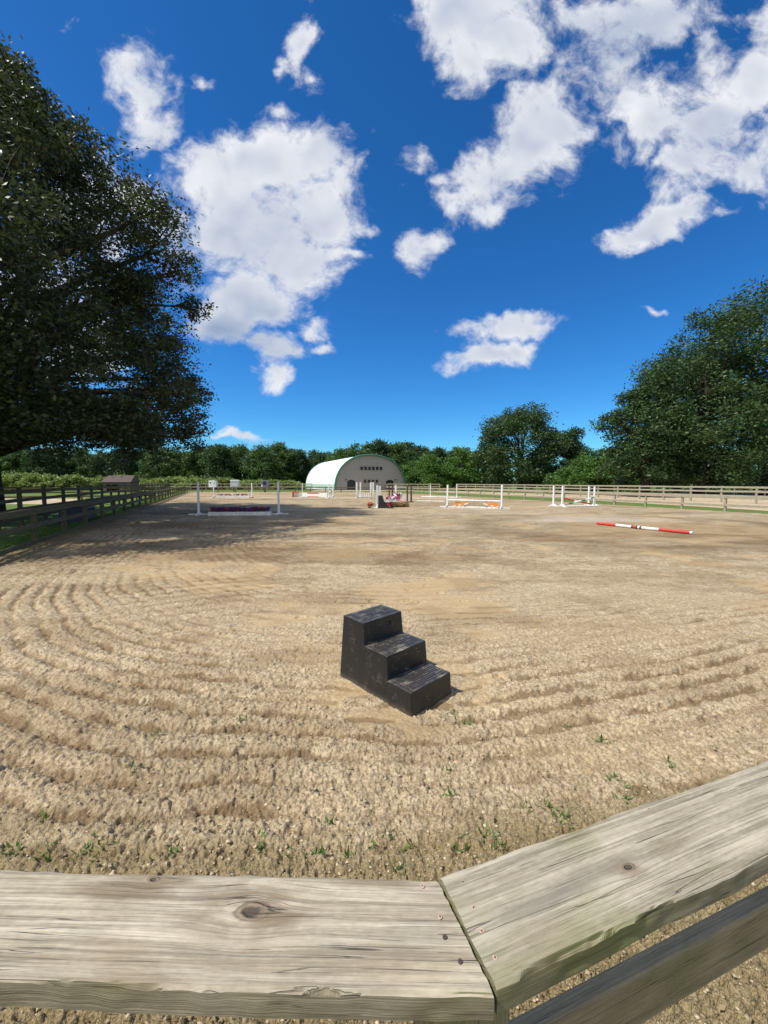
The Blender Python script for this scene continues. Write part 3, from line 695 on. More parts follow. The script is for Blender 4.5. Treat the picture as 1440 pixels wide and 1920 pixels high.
for (dx_, wd, nm) in ((-4.3, 1.75, 'a'), (4.3, 1.75, 'b')):
    mb = MB(); pts = [(dx_ - wd / 2, 0)] + [(dx_ + wd / 2 * -math.cos(q), 1.7 + .45 * math.sin(q)) for q in np.linspace(0, math.pi, 12)] + [(dx_ + wd / 2, 0)]
    mb.prism(pts, -.04, .02); dd_ = mb.build('doorway', MDARKG, barn)
    mb = MB(); mb.box((dx_ + (1.3 if dx_ > 0 else -1.15), -.12, 2.15), (.25, .3, .18)); mb.build('wall_lamp', BLACKP, barn)

# small shed
shed = empty('shed', (-44.6, 66, -.35), R(4), 'small brown shed with a dark open front, in front of the leafy bank', 'shed')
MSH = mat_plain('shed_boards', (.11, .085, .075), .85, .3, 4.0); MSHR = mat_plain('shed_shingles', (.085, .066, .058), .9, .25, 9.0)
mb = MB(); W_, D_, H_ = 4.3, 2.8, 2.1
mb.box((0, D_ - .05, H_ / 2), (W_, .1, H_)); mb.box((-W_ / 2 + .05, D_ / 2 - .05, H_ / 2), (.1, D_ - .1, H_)); mb.box((W_ / 2 - .05, D_ / 2 - .05, H_ / 2), (.1, D_ - .1, H_))
mb.box((1.15, -.05, H_ / 2), (2.1, .1, H_)); mb.box((-1.9, -.05, H_ / 2), (.6, .1, H_)); mb.box((-.75, -.05, H_ - .2), (1.7, .1, .4)); mb.build('wall', MSH, shed)
mb = MB(); ov = .3
vs = [(-W_ / 2 - ov, -ov, H_ - .08), (W_ / 2 + ov, -ov, H_ - .08), (W_ / 2 + .05, D_ / 2, H_ + 1.05), (-W_ / 2 - .05, D_ / 2, H_ + 1.05), (-W_ / 2 - ov, D_ + ov, H_ - .08), (W_ / 2 + ov, D_ + ov, H_ - .08)]
mb.add(vs, [(0, 1, 2, 3), (3, 2, 5, 4), (0, 3, 4), (1, 5, 2), (0, 4, 5, 1)]); mb.build('roof', MSHR, shed)

# ------------------------------------------------------------------ fences
def board(parent, name, a, b, wd, hh, mat, jit=0.0, seed=0):
    """a bevelled plank from a to b; wd across, hh tall"""
    a = Vector(a); b = Vector(b); d = b - a; L = d.length
    mb = MB(); nseg = 5; prof_ = []
    bv = min(.006, wd * .2, hh * .2)
    for (sx, sz, o1, o2) in ((-1, -1, (0, bv), (bv, 0)), (1, -1, (-bv, 0), (0, bv)), (1, 1, (0, -bv), (-bv, 0)), (-1, 1, (bv, 0), (0, -bv))):
        for o in (o1, o2): prof_.append((sx * wd / 2 + o[0], sz * hh / 2 + o[1]))
    n = len(prof_); rs = random.Random(seed)
    vs = []
    for j in range(nseg + 1):
        ox, oz = rs.uniform(-jit, jit), rs.uniform(-jit, jit)
        for (q, z) in prof_: vs.append((L * j / nseg, q + (ox if 0 < j < nseg else 0), z + (oz if 0 < j < nseg else 0)))
    fs = [(j * n + i, j * n + (i + 1) % n, (j + 1) * n + (i + 1) % n, (j + 1) * n + i) for j in range(nseg) for i in range(n)]
    fs += [tuple(range(n - 1, -1, -1)), tuple(nseg * n + i for i in range(n))]
    mb.add(vs, fs); o = mb.build(name, mat, parent)
    o.location = a; o.rotation_euler = (0, -math.asin(max(-1.0, min(1.0, d.z / L))), math.atan2(d.y, d.x))
    return o
def fence(name, label, pts, spacing, rails, hpost, mat, inside=1, pw=.12, cap=None, kick=False, postmat=None, seed=0, start=True):
    """pts polyline; rails = list of centre heights; inside=+1 puts rails to the left of travel"""
    root = empty(name, (pts[0][0], pts[0][1], -.04), 0, label, 'fence'); rs = random.Random(seed)
    o0 = Vector((pts[0][0], pts[0][1], -.04)); posts = []
    for (a, b) in zip(pts[:-1], pts[1:]):
        a = Vector(a); b = Vector(b); n = max(1, round((b - a).length / spacing)); d = (b - a).normalized(); nr = Vector((-d.y, d.x)) * inside
        P_ = [a.lerp(b, i / n) for i in range(n + 1)]
        for i, q in enumerate(P_[:-1] if b is not Vector(pts[-1]) else P_): posts.append((q, d))
        for i in range(n):
            g = .004
            p0, p1 = P_[i] + d * g, P_[i + 1] - d * g
            for hh in rails:
                off = nr * (pw / 2 + .022); j0, j1 = rs.uniform(-.012, .012), rs.uniform(-.012, .012)
                board(root, 'rail', (p0.x + off.x - o0.x, p0.y + off.y - o0.y, hh + j0 + .04), (p1.x + off.x - o0.x, p1.y + off.y - o0.y, hh + j1 + .04), .038, .14, mat, .004, rs.random())
            if cap:
                board(root, 'cap_board', (p0.x + nr.x * .02 - o0.x, p0.y + nr.y * .02 - o0.y, cap + .04 + rs.uniform(-.003, .003)), (p1.x + nr.x * .02 - o0.x, p1.y + nr.y * .02 - o0.y, cap + .04 + rs.uniform(-.003, .003)), .184, .036, mat, .003, rs.random())
            if kick:
                off = nr * (pw / 2 + .022); board(root, 'kick_board', (p0.x + off.x - o0.x, p0.y + off.y - o0.y, .085), (p1.x + off.x - o0.x, p1.y + off.y - o0.y, .085), .04, .13, mat, .004, rs.random())
    posts.append((Vector(pts[-1]), d))
    for q, d in posts:
        o = board(root, 'post', (q.x - o0.x, q.y - o0.y, -.1), (q.x - o0.x, q.y - o0.y, hpost + .04), pw, pw, postmat or mat, 0, rs.random())
        o.rotation_euler = (0, -R(90), math.atan2(d.y, d.x))
    return root

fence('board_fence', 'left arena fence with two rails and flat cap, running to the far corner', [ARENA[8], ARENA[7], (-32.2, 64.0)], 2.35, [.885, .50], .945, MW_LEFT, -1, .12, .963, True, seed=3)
fence('board_fence', 'right arena fence with low pale rails along the sand edge', [ARENA[1], ARENA[2], ARENA[3], ARENA[4], ARENA[5]], 2.25, [.83, .36], .90, MW_PALE, 1, .11, None, False, seed=5)
fence('board_fence', 'thin dark fence across the far end of the arena', [ARENA[5], (-32.2, 64.6)], 2.5, [.78, .40], .92, MW_DARK, 1, .12, None, False, seed=7)
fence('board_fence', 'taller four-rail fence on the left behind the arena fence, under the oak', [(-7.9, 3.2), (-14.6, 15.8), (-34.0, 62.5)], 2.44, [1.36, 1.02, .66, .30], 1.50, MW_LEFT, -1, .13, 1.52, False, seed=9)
fence('board_fence', 'taller pale three-rail fence on the right beyond the sand track', [(38.6, 13.5), (30.0, 31.8), (22.6, 49.5), (15.4, 66.5), (13.0, 70.0)], 2.44, [1.27, .93, .56], 1.36, MW_PALE, 1, .13, None, False, seed=11)
fence('board_fence', 'pale paddock fence right of the barn, left of the dark gate gap', [(10.6, 75.0), (0.6, 79.0)], 2.3, [1.25, .80], 1.34, MW_PALE, -1, .12, None, False, seed=13)
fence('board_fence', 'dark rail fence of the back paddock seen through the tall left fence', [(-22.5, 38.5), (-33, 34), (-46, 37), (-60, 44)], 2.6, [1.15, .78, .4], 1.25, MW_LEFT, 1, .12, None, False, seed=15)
fence('board_fence', 'thin pale wire-and-board fence in front of the leafy bank behind the white boxes', [(-46, 76), (-14, 77)], 2.8, [1.30, .75], 1.38, MW_RAIL, 1, .10, None, False, seed=17)
fence('board_fence', 'pale fence behind the sand track at the far right, under the dark trees', [(52, 24), (42, 40), (30, 56)], 2.6, [1.2, .75], 1.28, MW_PALE, 1, .12, None, False, seed=19)

# ------------------------------------------------------------------ near corner of the arena fence
CAPZ = 1.0
near_root = empty('corner_fence', (.15, .60, -.04), 0, 'weathered board fence corner right in front of the camera, with wide flat cap boards', 'fence')
def detailed_board(name, far0, near0, dirx, L, mat, zt, th, seed, chips=(), end_in=0.0):
    """plank whose cut end runs from far0 to near0; grid mesh with worn edges"""
    far0 = Vector(far0); near0 = Vector(near0); d = Vector(dirx).normalized(); nrm = Vector((-d.y, d.x))
    mid = (far0 + near0) / 2; wd = abs((far0 - near0).dot(nrm)); sk = (far0 - near0).dot(d) * (1 if (far0 - near0).dot(nrm) > 0 else -1)
    ns = int(L / .0045); nt = 70; bev = .005
    prof_ = []
    for i in range(nt + 1):
        q = -1 + 2 * i / nt; prof_.append((q * wd / 2, 0.0))
    side_n = 8
    loop = [(p_[0], 0.0) for p_ in prof_] + [(wd / 2, -th * i / side_n) for i in range(1, side_n)] + [(wd / 2 - i * wd / 10, -th) for i in range(0, 11)] + [(-wd / 2, -th + th * i / side_n) for i in range(1, side_n)]
    n = len(loop); q = np.array(loop)
    s = np.linspace(0, L, ns + 1)
    Sg, _ = np.meshgrid(s, np.arange(n), indexing='ij'); Qy = np.tile(q[:, 0], (ns + 1, 1)); Qz = np.tile(q[:, 1], (ns + 1, 1))
    ey = np.abs(Qy) / (wd / 2)
    top = (Qz > -1e-6)
    # rounded arris, long grain relief, edge wear
    edge = sstep(ey, .93, 1.0)
    wob = (vn(Sg * 6, Qy * 0, seed) - .5) * .006 + (vn(Sg * 28, Qz * 40, seed + 1) - .5) * .003
    Yd = Qy + np.sign(Qy) * (ey > .97) * wob
    Zd = Qz - top * edge * .0035 - top * (.0022 * (fbm(Sg * 3, Qy * 130, seed + 2, 3) - .4)) + (vn(Sg * 1.4, Qy * 0, seed + 9) - .5) * .004
    for (cs, cw, cd, sgn) in chips:
        g = np.clip(1 - np.abs((Sg - cs) / cw), 0, 1) ** .6 * (.4 + .8 * vn(Sg * 34, Qz * 0, seed + 5)); gm = np.clip(g, 0, 1)
        hit = sstep(Qy * sgn - (wd / 2 - cd * gm), -.0015, .0015) * top
        Zd = Zd - hit * (.006 + .006 * vn(Sg * 45, Qy * 200, seed + 6)) * sstep(gm, 0, .3)
    Sd = Sg + sk * (Qy / wd) * np.clip(1 - Sg / .35, 0, 1) + (Sg < 1e-6) * (vn(Qy * 90, Qz * 50, seed + 3) * .003)
    Vv = np.stack([Sd.ravel(), Yd.ravel(), Zd.ravel()], 1)
    ii = np.arange((ns + 1) * n).reshape(ns + 1, n); nx_ = np.roll(ii, -1, 1)
    F = np.stack([ii[:-1], nx_[:-1], nx_[1:], ii[1:]], 2).reshape(-1, 4)
    me = bpy.data.meshes.new(name); caps = [tuple(int(k) for k in ii[0]), tuple(int(k) for k in ii[-1][::-1])]
    me.from_pydata(Vv.tolist(), [], F.tolist() + caps); me.materials.append(mat)
    bm = bmesh.new(); bm.from_mesh(me); bmesh.ops.recalc_face_normals(bm, faces=bm.faces); bm.to_mesh(me); bm.free()
    o = bpy.data.objects.new(name, me); C.objects.link(o); o.parent = near_root
    o.location = (mid.x - .15, mid.y - .60, zt + .04); o.rotation_euler = (0, 0, math.atan2(d.y, d.x))
    return o
def loc_of(o, x, y):      # world xy -> board local
    c, s = math.cos(o[2]), math.sin(o[2]); ddx, ddy = x - o[0], y - o[1]; return (ddx * c + ddy * s, -ddx * s + ddy * c)
# left board runs to -x; right board runs to +x
jf, jn = Vector((.103, .692)), Vector((.163, .528))
dl_ = Vector((-.9998, .020)); dr_ = Vector((.9462, .3236))
midj = (jf + jn) / 2
FL = (midj.x, midj.y, math.atan2(dl_.y, dl_.x)); FR = (midj.x, midj.y, math.atan2(dr_.y, dr_.x))
def px2(x, y, z):
    u, v = pdir(x, y); s = (z - 1.75) / v; return (u * s, s)
kl = [loc_of(FL, *px2(472, 1704, CAPZ)) + (.0175,), loc_of(FL, *px2(290, 1646, CAPZ)) + (.007,)]
kr = [loc_of(FR, *px2(1176, 1628, CAPZ)) + (.008,) ]
BRN, GRY, GRN = (.15, .11, .065), (.17, .165, .14), (.19, .20, .075)
ml = [loc_of(FL, *px2(x, y, CAPZ)) + (a, b, c, k) for x, y, a, b, c, k in ((225, 1665, .10, .030, BRN, .6), (520, 1712, .05, .022, BRN, .55), (330, 1648, .05, .012, BRN, .6), (700, 1650, .10, .014, BRN, .5), (780, 1760, .10, .03, GRY, .25))]
mr = [loc_of(FR, *px2(x, y, CAPZ)) + (a, b, c, k) for x, y, a, b, c, k in ((1000, 1700, .14, .018, GRY, .5), (1130, 1640, .16, .02, GRY, .4), (960, 1830, .08, .025, GRN, .3), (1200, 1730, .14, .018, GRN, .4), (1250, 1590, .08, .02, BRN, .35), (1090, 1565, .05, .012, BRN, .4))]
MWL = mat_wood('cap_wood_left', marks=ml, light=(.52, .465, .365), mid=(.265, .225, .165), knots=kl, green=.12, stain=(.28, .21, .13))
MWR = mat_wood('cap_wood_right', marks=mr, light=(.48, .43, .335), mid=(.235, .205, .15), knots=kr, green=.3, stain=(.24, .20, .13))
gap = dl_ * .0015
detailed_board('cap_board', jf + gap, Vector((.1655, .521)) + gap, dl_, 2.2, MWL, CAPZ, .043, 31, chips=[(.56, .10, .007, 1), (.22, .04, .005, 1)])
detailed_board('cap_board', jf + dr_ * .0025, jn + dr_ * .0025, dr_, 2.6, MWR, CAPZ + .001, .042, 37, chips=[(.14, .10, .010, -1), (.33, .05, .005, -1)])
MWD = mat_wood('side_rail_wood', light=(.42, .35, .22), mid=(.28, .23, .14), green=.4, greenside=.6)
def near_rail(a, d, L, z, hh, mat=MWD, wd=.038):
    a = Vector(a); e = a + Vector(d) * L
    o = board(near_root, 'rail', (a.x - .15, a.y - .60, z + .04), (e.x - .15, e.y - .60, z + .04), wd, hh, mat, .0, 3)
    return o
nr_ = Vector((-dr_.y, dr_.x)); nl_ = Vector((.0245, .9998))
pc = midj + Vector((.01, -.005))
near_rail(pc + nr_ * .085 + dr_ * .03, dr_, 2.4, .54, .135); near_rail(pc + nr_ * .085 + dr_ * .03, dr_, 2.4, .885, .14)
near_rail(pc + nl_ * .09 - dl_ * -.03, dl_, 2.4, .54, .135); near_rail(pc + nl_ * .09 - dl_ * -.03, dl_, 2.4, .885, .14)
for q, dv in ((pc + nr_ * .03, dr_), (pc + dr_ * 2.4, dr_), (pc + dl_ * 2.4, dl_)):
    o = board(near_root, 'post', (q.x - .15, q.y - .60, -.1), (q.x - .15, q.y - .60, CAPZ - .046 + .04), .13, .13, MWD); o.rotation_euler = (0, -R(90), math.atan2(dv.y, dv.x) - R(9))
MSCREW = mat_plain('old_screw', (.50, .36, .28), .5, .4, 300.0); MSCREW2 = mat_plain('rust', (.07, .05, .04), .8)
for i, (x, y) in enumerate([(792, 1662), (825, 1720), (834, 1757), (863, 1803), (868, 1655), (888, 1703), (903, 1747), (928, 1797), (1217, 1518)]):
    X_, Y_ = px2(x, y, CAPZ); mb = MB(); zc = .04 + CAPZ + (.0005 if x < 866 else .0012)
    mb.tube([(X_ - .15, Y_ - .60, zc - .006), (X_ - .15, Y_ - .60, zc + .0008)], .0036, 12)
    for a in (.4, .4 + math.pi / 2): mb.box((X_ - .15, Y_ - .60, zc + .0008), (.0042, .0009, .0008), a, 1)
    mb.build('screw', [MSCREW if i not in (2, 3) else MSCREW2, MSCREW2], near_root)

# rest of the near fence line out to the corners, outside the frame or far right
fence('board_fence', 'near end arena fence continuing right from the corner, cap board sunlit', [tuple(pc + dr_ * 2.62), (25.8, 9.4)], 2.4, [.885, .54], .94, MW_RAIL, 1, .12, .98, False, seed=23)

# ------------------------------------------------------------------ mounting block
m, t, b = material('black_plastic'); p = coord(t); x, y, z = xyz(t, p)
n = noise(t, p, 9.0, 6, .65); n2 = noise(t, p, 60.0, 4, .6)
tc = t.nodes.new('ShaderNodeTexCoord'); nz = xyz(t, S(t, tc.outputs['Normal']))[2]
stk = noise(t, vscale(t, p, (9, 70, 20)), 1.0, 4, .65)
dust = (nz.ramp(.5, .9) * (n * .5 + stk * .6).ramp(.53, .72) * .65 + nz.ramp(.5, .9) * .10 + n.ramp(.6, .8) * n2 * .07 + z.ramp(0, .06, .35, 0) * n)
scr = (noise(t, vscale(t, p, (3, 40, 14)), 1.0, 3, .5) - .5).abs().ramp(0, .012, 1, 0) * n.ramp(.5, .62) * .5
put(t, b.inputs['Base Color'], mix(t, (dust + scr).clamp(), (.012, .013, .016), (.32, .28, .21)))
put(t, b.inputs['Roughness'], (n * .3 + .24).clamp()); b.inputs['Specular IOR Level'].default_value = .5
bump(t, b, n2, .0015); MBLK = m
blk = empty('mounting_block', (.205, 2.793, 0.0), R(-45.5), 'black plastic three-step mounting block standing alone on the sand', 'mounting block')
# local frame: +x = width (to the right), +y = depth (towards the back), angle so that x points right-and-away
blk.rotation_euler = (0, 0, math.atan2(.329 + .01, .361))
PW_ = .485
prf = [(0, -.03), (.014, .19), (.262, .19), (.278, .38), (.548, .38), (.566, .57), (.842, .57), (.885, -.03)]
bm = bmesh.new(); tp = lambda z: .016 * max(0, z) / .57
La = [bm.verts.new((tp(z) - .0, u, z)) for u, z in prf]; Lb = [bm.verts.new((PW_ - tp(z), u, z)) for u, z in prf]
bm.faces.new(La); bm.faces.new(Lb[::-1]); ris = None
for i in range(len(prf)):
    j = (i + 1) % len(prf); fc = bm.faces.new((La[i], Lb[i], Lb[j], La[j]))
    if i == 4: ris = fc
bmesh.ops.recalc_face_normals(bm, faces=bm.faces)
r = bmesh.ops.inset_individual(bm, faces=[ris], thickness=.02)
zz = sorted(ris.verts, key=lambda v: (v.co.z, v.co.x))
for v, (xx_, zz_) in zip(zz, ((.245, .485), (.325, .485), (.245, .520), (.325, .520))):
    v.co.x = xx_; v.co.z = zz_; v.co.y = .548 + (zz_ - .38) / .19 * .018
ex_ = bmesh.ops.extrude_discrete_faces(bm, faces=[ris]); bmesh.ops.translate(bm, verts=list(ex_['faces'][0].verts), vec=(0, .012, 0))
bmesh.ops.recalc_face_normals(bm, faces=bm.faces)
me = bpy.data.meshes.new('body'); bm.to_mesh(me); bm.free(); me.materials.append(MBLK)
bo = bpy.data.objects.new('body', me); C.objects.link(bo); bo.parent = blk
bv = bo.modifiers.new('bevel', 'BEVEL'); bv.width = .010; bv.segments = 3; bv.limit_method = 'ANGLE'
for p_ in me.polygons: p_.use_smooth = False
for (y0, y1, zt) in ((.036, .262, .19), (.305, .545, .38), (.592, .82, .57)):
    mb = MB(); nn_ = 9; w0, w1 = .045, PW_ - .045; st = (y1 - y0 - .012) / nn_
    for i in range(nn_):
        y_ = y0 + .006 + st * (i + .5); mb.add([(w0, y_ - st * .42, zt - .002), (w0 + .006, y_ - st * .2, zt + .0035), (w0 + .006, y_ + st * .2, zt + .0035), (w0, y_ + st * .42, zt - .002),
                 (w1, y_ - st * .42, zt - .002), (w1 - .006, y_ - st * .2, zt + .0035), (w1 - .006, y_ + st * .2, zt + .0035), (w1, y_ + st * .42, zt - .002)],
                [(0, 1, 5, 4), (1, 2, 6, 5), (2, 3, 7, 6), (0, 3, 2, 1), (4, 5, 6, 7), (0, 4, 7, 3)])
    mb.build('tread_ribs', MBLK, blk)

# ------------------------------------------------------------------ jumps
def standard(label, x, y, h, rz=0.0, col=WHITE, foot=.55, pw=.095, group='jump standards in the arena'):
    r_ = empty('jump_standard', (x, y, 0), rz, label, 'jump standard', group)
    q_ = random.Random(x * 31 + y); r_.rotation_euler = (q_.uniform(-.012, .012), q_.uniform(-.016, .016), rz + q_.uniform(-.12, .12))
    mb = MB(); mb.box((0, 0, h / 2 + .02), (pw, pw, h - .04)); 
    for k in range(int(h / .15) - 2): mb.box((0, -pw / 2 - .004, .35 + k * .15), (.02, .012, .02), 0, 1)
    mb.build('post', [col, STEEL], r_)
    mb = MB()
    for s in (-1, 1):
        mb.box((0, s * (foot / 2), .045), (.09, foot - pw, .07)); mb.box((s * foot / 2, 0, .045), (foot - pw, .085, .066))
        mb.add([(-.02, s * pw / 2, .08), (.02, s * pw / 2, .08), (.02, s * foot * .75, .08), (-.02, s * foot * .75, .08), (-.02, s * pw / 2, .19), (.02, s * pw / 2, .19)], [(0, 1, 2, 3), (0, 1, 5, 4), (4, 5, 2, 3), (0, 4, 3), (1, 2, 5)])
    mb.build('foot', col, r_)
    return r_
def pole(label, a, b, bands, r=.05, name='jump_pole', group=None):
    """bands: list of (fraction length, material)"""
    a = Vector(a); b = Vector(b); mats = []; mb = MB(); f = 0
    mid = (a + b) / 2
    for fr, mt in bands:
        if mt not in mats: mats.append(mt)
        p0 = a.lerp(b, f) - mid; f += fr; p1 = a.lerp(b, min(1, f)) - mid
        mb.tube([p0, p1], r, 12, mats.index(mt), cap=True)
    o = mb.build(name, mats, None, smooth=False); o.location = mid; return tag(o, label, 'pole', group)
MPETR = mat_plain('red_petals', (.30, .025, .04), .7, .3, 30); MPETB = mat_plain('blue_petals', (.04, .05, .20), .7, .3, 30)
MPETP = mat_plain('pink_petals', (.62, .16, .30), .7, .3, 30); MPETO = mat_plain('orange_petals', (.70, .20, .08), .7, .3, 30); MSTEM = mat_plain('green_stems', (.05, .12, .03), .8)
def flowers(parent, x0, x1, y, z0, hh, n, mats, seed, name='flowers', sc=1.0):
    rs = random.Random(seed); mb = MB()
    for i in range(n):
        cx = rs.uniform(x0, x1); cy = y + rs.uniform(-.1, .1); cz = z0 + rs.uniform(.3, 1) * hh; k = int((cx - x0) / .22 + rs.random()) % len(mats)
        for j in range(7):
            a = Vector((rs.gauss(0, 1), rs.gauss(0, 1), rs.gauss(0, 1))).normalized(); u = a.orthogonal().normalized() * .045 * sc; v = a.cross(u).normalized() * .045 * sc; c_ = Vector((cx, cy, cz)) + a * .05 * sc
            mb.add([c_ - u, c_ - v * .8 + a * .01, c_ + u, c_ + v * .8 + a * .01], [(0, 1, 2, 3)], k)
        if i % 2 == 0: mb.tube([(cx, cy, z0 - .02), (cx, cy, cz)], .006, 4, len(mats))
    return mb.build(name, list(mats) + [MSTEM], parent)
def flower_box(label, x0, y0, x1, y1, hh, hf, mats, seed, n=120, band=None):
    L = math.hypot(x1 - x0, y1 - y0); r_ = empty('flower_box', ((x0 + x1) / 2, (y0 + y1) / 2, .005), math.atan2(y1 - y0, x1 - x0), label, 'flower box')
    mb = MB(); q = .014
    for s in (-1, 1): mb.box((0, s * .14, hh / 2), (L, .03, hh)); mb.box((s * (L / 2 - .015), 0, hh / 2), (.03, .25, hh - .004))
    mb.box((0, 0, hh - .03), (L - .06, .25, .02)); mb.build('box', WHITE, r_)
    flowers(r_, -L / 2 + .1, L / 2 - .1, 0, hh - .02, hf, n, mats, seed); return r_

# front-left jump in the oak's shadow
standard('tall grey-white standard at the left end of the flower jump in the oak shadow', -9.68, 20.55, 1.72, .1)
standard('tall grey-white standard at the right end of the flower jump in the oak shadow', -5.58, 20.88, 1.72, .1)
flower_box('long low white box of red and blue flowers lying in the oak shadow', -9.02, 20.3, -5.89, 20.5, .19, .22, (MPETR, MPETB), 3, 300)
# far-left jump
standard('white standard at the left end of the far flower jump below the first white box', -18.36, 42.6, 1.72)
standard('white standard at the right end of the far flower jump', -14.48, 43.3, 1.6)
flower_box('low white box with red and orange flowers of the far left jump', -18.1, 42.7, -14.7, 43.1, .24, .16, (MPETR, MPETO, MPETB, WHITE), 4, 110)
pole('short white pole with red end lying beside the far left flower box', (-15.0, 42.6, .05), (-14.1, 42.8, .05), [(.5, WHITE), (.5, RED)])
# fox jump
standard('white standard at the left end of the fox jump', 4.33, 27.0, 1.53, -.4)
standard('white standard at the right end of the fox jump', 7.65, 25.66, 1.54, -.4)
pole('plain white rail hanging across the fox jump', (4.40, 26.95, .50), (7.58, 25.67, .47), [(1, WHITE)], .055)
fb_ = empty('fox_panel_board', (6.05, 26.28, 0), math.atan2(-1.34, 2.76), 'low white board on the sand carrying two orange cut-out foxes', 'jump board')
mb = MB(); mb.box((0, 0, .05), (3.1, .06, .09)); 
for s in (-1, 1): mb.box((s * 1.3, 0, .02), (.06, .35, .035))
mb.build('board', WHITE, fb_)
MFOX = mat_plain('orange_fox_paint', (.72, .23, .035), .6)
foxp = [(-.42, .02), (-.40, .20), (-.34, .27), (-.2, .29), (0.05, .27), (.2, .26), (.27, .30), (.30, .36), (.34, .31), (.40, .27), (.47, .20), (.44, .17), (.36, .17), (.30, .15), (.28, .02), (.23, .02), (.22, .11), (.1, .12), (.05, .11), (.03, .02), (-.02, .02), (-.03, .11), (-.18, .11), (-.24, .02), (-.3, .02), (-.31, .10), (-.34, .02)]
for (ox, sx, lab, ang) in ((-.98, 1, 'orange cut-out fox on the left of the jump board, head to the right', 0), (1.03, -1, 'orange cut-out fox on the right of the jump board, head to the left', 0)):
    c_, s_ = math.cos(fb_.rotation_euler.z), math.sin(fb_.rotation_euler.z)
    fo = empty('fox_cutout', (6.05 + ox * c_ - .06 * -s_ * -1, 26.28 + ox * s_ - .06 * c_, .075), fb_.rotation_euler.z, lab, 'fox cutout', 'fox cutouts under the jump rail')
    k = 1.08
    mb = MB(); mb.prism([(sx * a * k, z_ * k) for a, z_ in foxp], -.015, .01); mb.build('body', MFOX, fo)
    mb = MB(); mb.prism([(sx * a * k, z_ * k) for a, z_ in ((.47, .20), (.44, .165), (.36, .165), (.28, .12), (.2, .08), (.22, .16), (.32, .21), (.40, .235))], -.02, -.016)
    mb.prism([(sx * a * k, z_ * k) for a, z_ in ((-.42, .02), (-.41, .09), (-.33, .07), (-.34, .02))], -.02, -.016)
    mb.prism([(sx * a * k, z_ * k) for a, z_ in ((-.16, .115), (.04, .12), (.02, .07), (-.1, .05))], -.02, -.016); mb.build('white_bib', WHITE, fo)
    mb = MB(); mb.prism([(sx * a * k, z_ * k) for a, z_ in ((.285, .315), (.30, .365), (.325, .32))], -.021, -.017); mb.build('dark_ear', BLACKP, fo); mb = MB(); mb.prism([(sx * a * k, z_ * k) for a, z_ in ((.23, .015), (.28, .015), (.285, .09), (.225, .09))], -.021, -.0165); mb.build('dark_paw', BLACKP, fo)
# jump behind the fox jump
standard('small white standard behind the left of the fox jump', 5.25, 44.8, 1.4)
standard('small white standard with spread foot, seen through the fox jump', 7.83, 42.6, 1.5)
pole('pale pole lying on the sand between the two small standards behind the fox jump', (4.2, 44.5, .05), (7.6, 42.9, .05), [(1, WHITE)])
# cross-rail jump
xs_ = [(12.0, 27.9, 1.45, 'white outer standard at the left of the cross-rail jump'), (12.35, 27.3, 1.45, 'white inner standard at the left of the cross-rail jump'), (14.95, 28.8, 1.4, 'white rear standard at the right of the cross-rail jump'), (15.1, 28.3, 1.4, 'white front standard at the right of the cross-rail jump')]
for (x_, y_, h_, lb) in xs_: standard(lb, x_, y_, h_, .3, foot=.4)
pole('red pole with a white band of the cross rails, leaning down to the right', (12.45, 27.55, .62), (14.85, 28.25, .14), [(.4, RED), (.25, WHITE), (.35, RED)])
pole('green and white pole of the cross rails, leaning down to the left', (15.0, 28.2, .62), (12.55, 27.45, .12), [(.12, GREENP), (.18, WHITE), (.15, GREENP), (.25, WHITE), (.15, GREENP), (.15, WHITE)])
pole('white ground pole under the cross rails', (12.5, 27.0, .05), (15.2, 27.9, .05), [(1, WHITE)])
# lone ground pole
NAVY = mat_plain('dark_band', (.03, .04, .06), .5)
pole('red and white striped pole lying alone on the sand at the right', (8.66, 15.95, .062), (10.2, 12.95, .062), [(.235, RED), (.175, WHITE), (.02, NAVY), (.03, RED), (.02, NAVY), (.02, WHITE), (.02, NAVY), (.175, WHITE), (.285, RED), (.02, WHITE)], .055)
# wall jump left of centre
standard('white standard at the left end of the red and white wall jump', -9.1, 44.0, 1.57)
standard('white standard at the right end of the red and white wall jump', -5.8, 41.6, 1.58)
standard('second white standard behind the right end of the red and white wall jump', -5.75, 44.6, 1.5)
wl = empty('wall_panel', (-7.6, 43.2, 0), -.3, 'low white plank panel with red stripes and end wing of the wall jump', 'jump panel')
mb = MB(); mb.box((0, 0, .30), (3.0, .05, .44)); mb.build('panel', WHITE, wl)
mb = MB(); 
for zz_ in (.50, .10): mb.box((-.2, -.04, zz_), (1.1, .04, .07))
mb.build('red_stripe', RED, wl)
mb = MB()
for sx in (-.8, .45): 
    for zz_ in (.50, .10): mb.box((sx, -.04, zz_), (.12, .04, .07))
mb.build('green_mark', GREENP, wl)
bx = empty('red_box', (-9.9, 44.4, 0), .1, 'dark red open-ended box standing left of the wall jump', 'jump filler')
mb = MB(); mb.box((-.3, 0, .3), (.16, .5, .6)); mb.box((.05, 0, .56), (.54, .48, .08)); mb.build('frame', RED, bx); mb = MB(); mb.box((.1, .05, .25), (.5, .06, .5)); mb.build('panel', WHITE, bx)
oc = empty('octagon_panel', (-5.95, 43.2, 0), 0, 'white and green octagon-patterned filler between the right standards of the wall jump', 'jump filler')
mb = MB(); mb.prism([(.34 * math.cos(q + .39), .72 + .38 * math.sin(q + .39)) for q in np.arange(0, 6.2, math.pi / 4)], -.03, .03); mb.box((0, 0, .2), (.3, .06, .32)); mb.build('panel', WHITE, oc)
mb = MB()
for q in np.arange(0, 6.2, math.pi / 4): mb.box((.2 * math.cos(q), -.045, .72 + .22 * math.sin(q)), (.1, .02, .1))
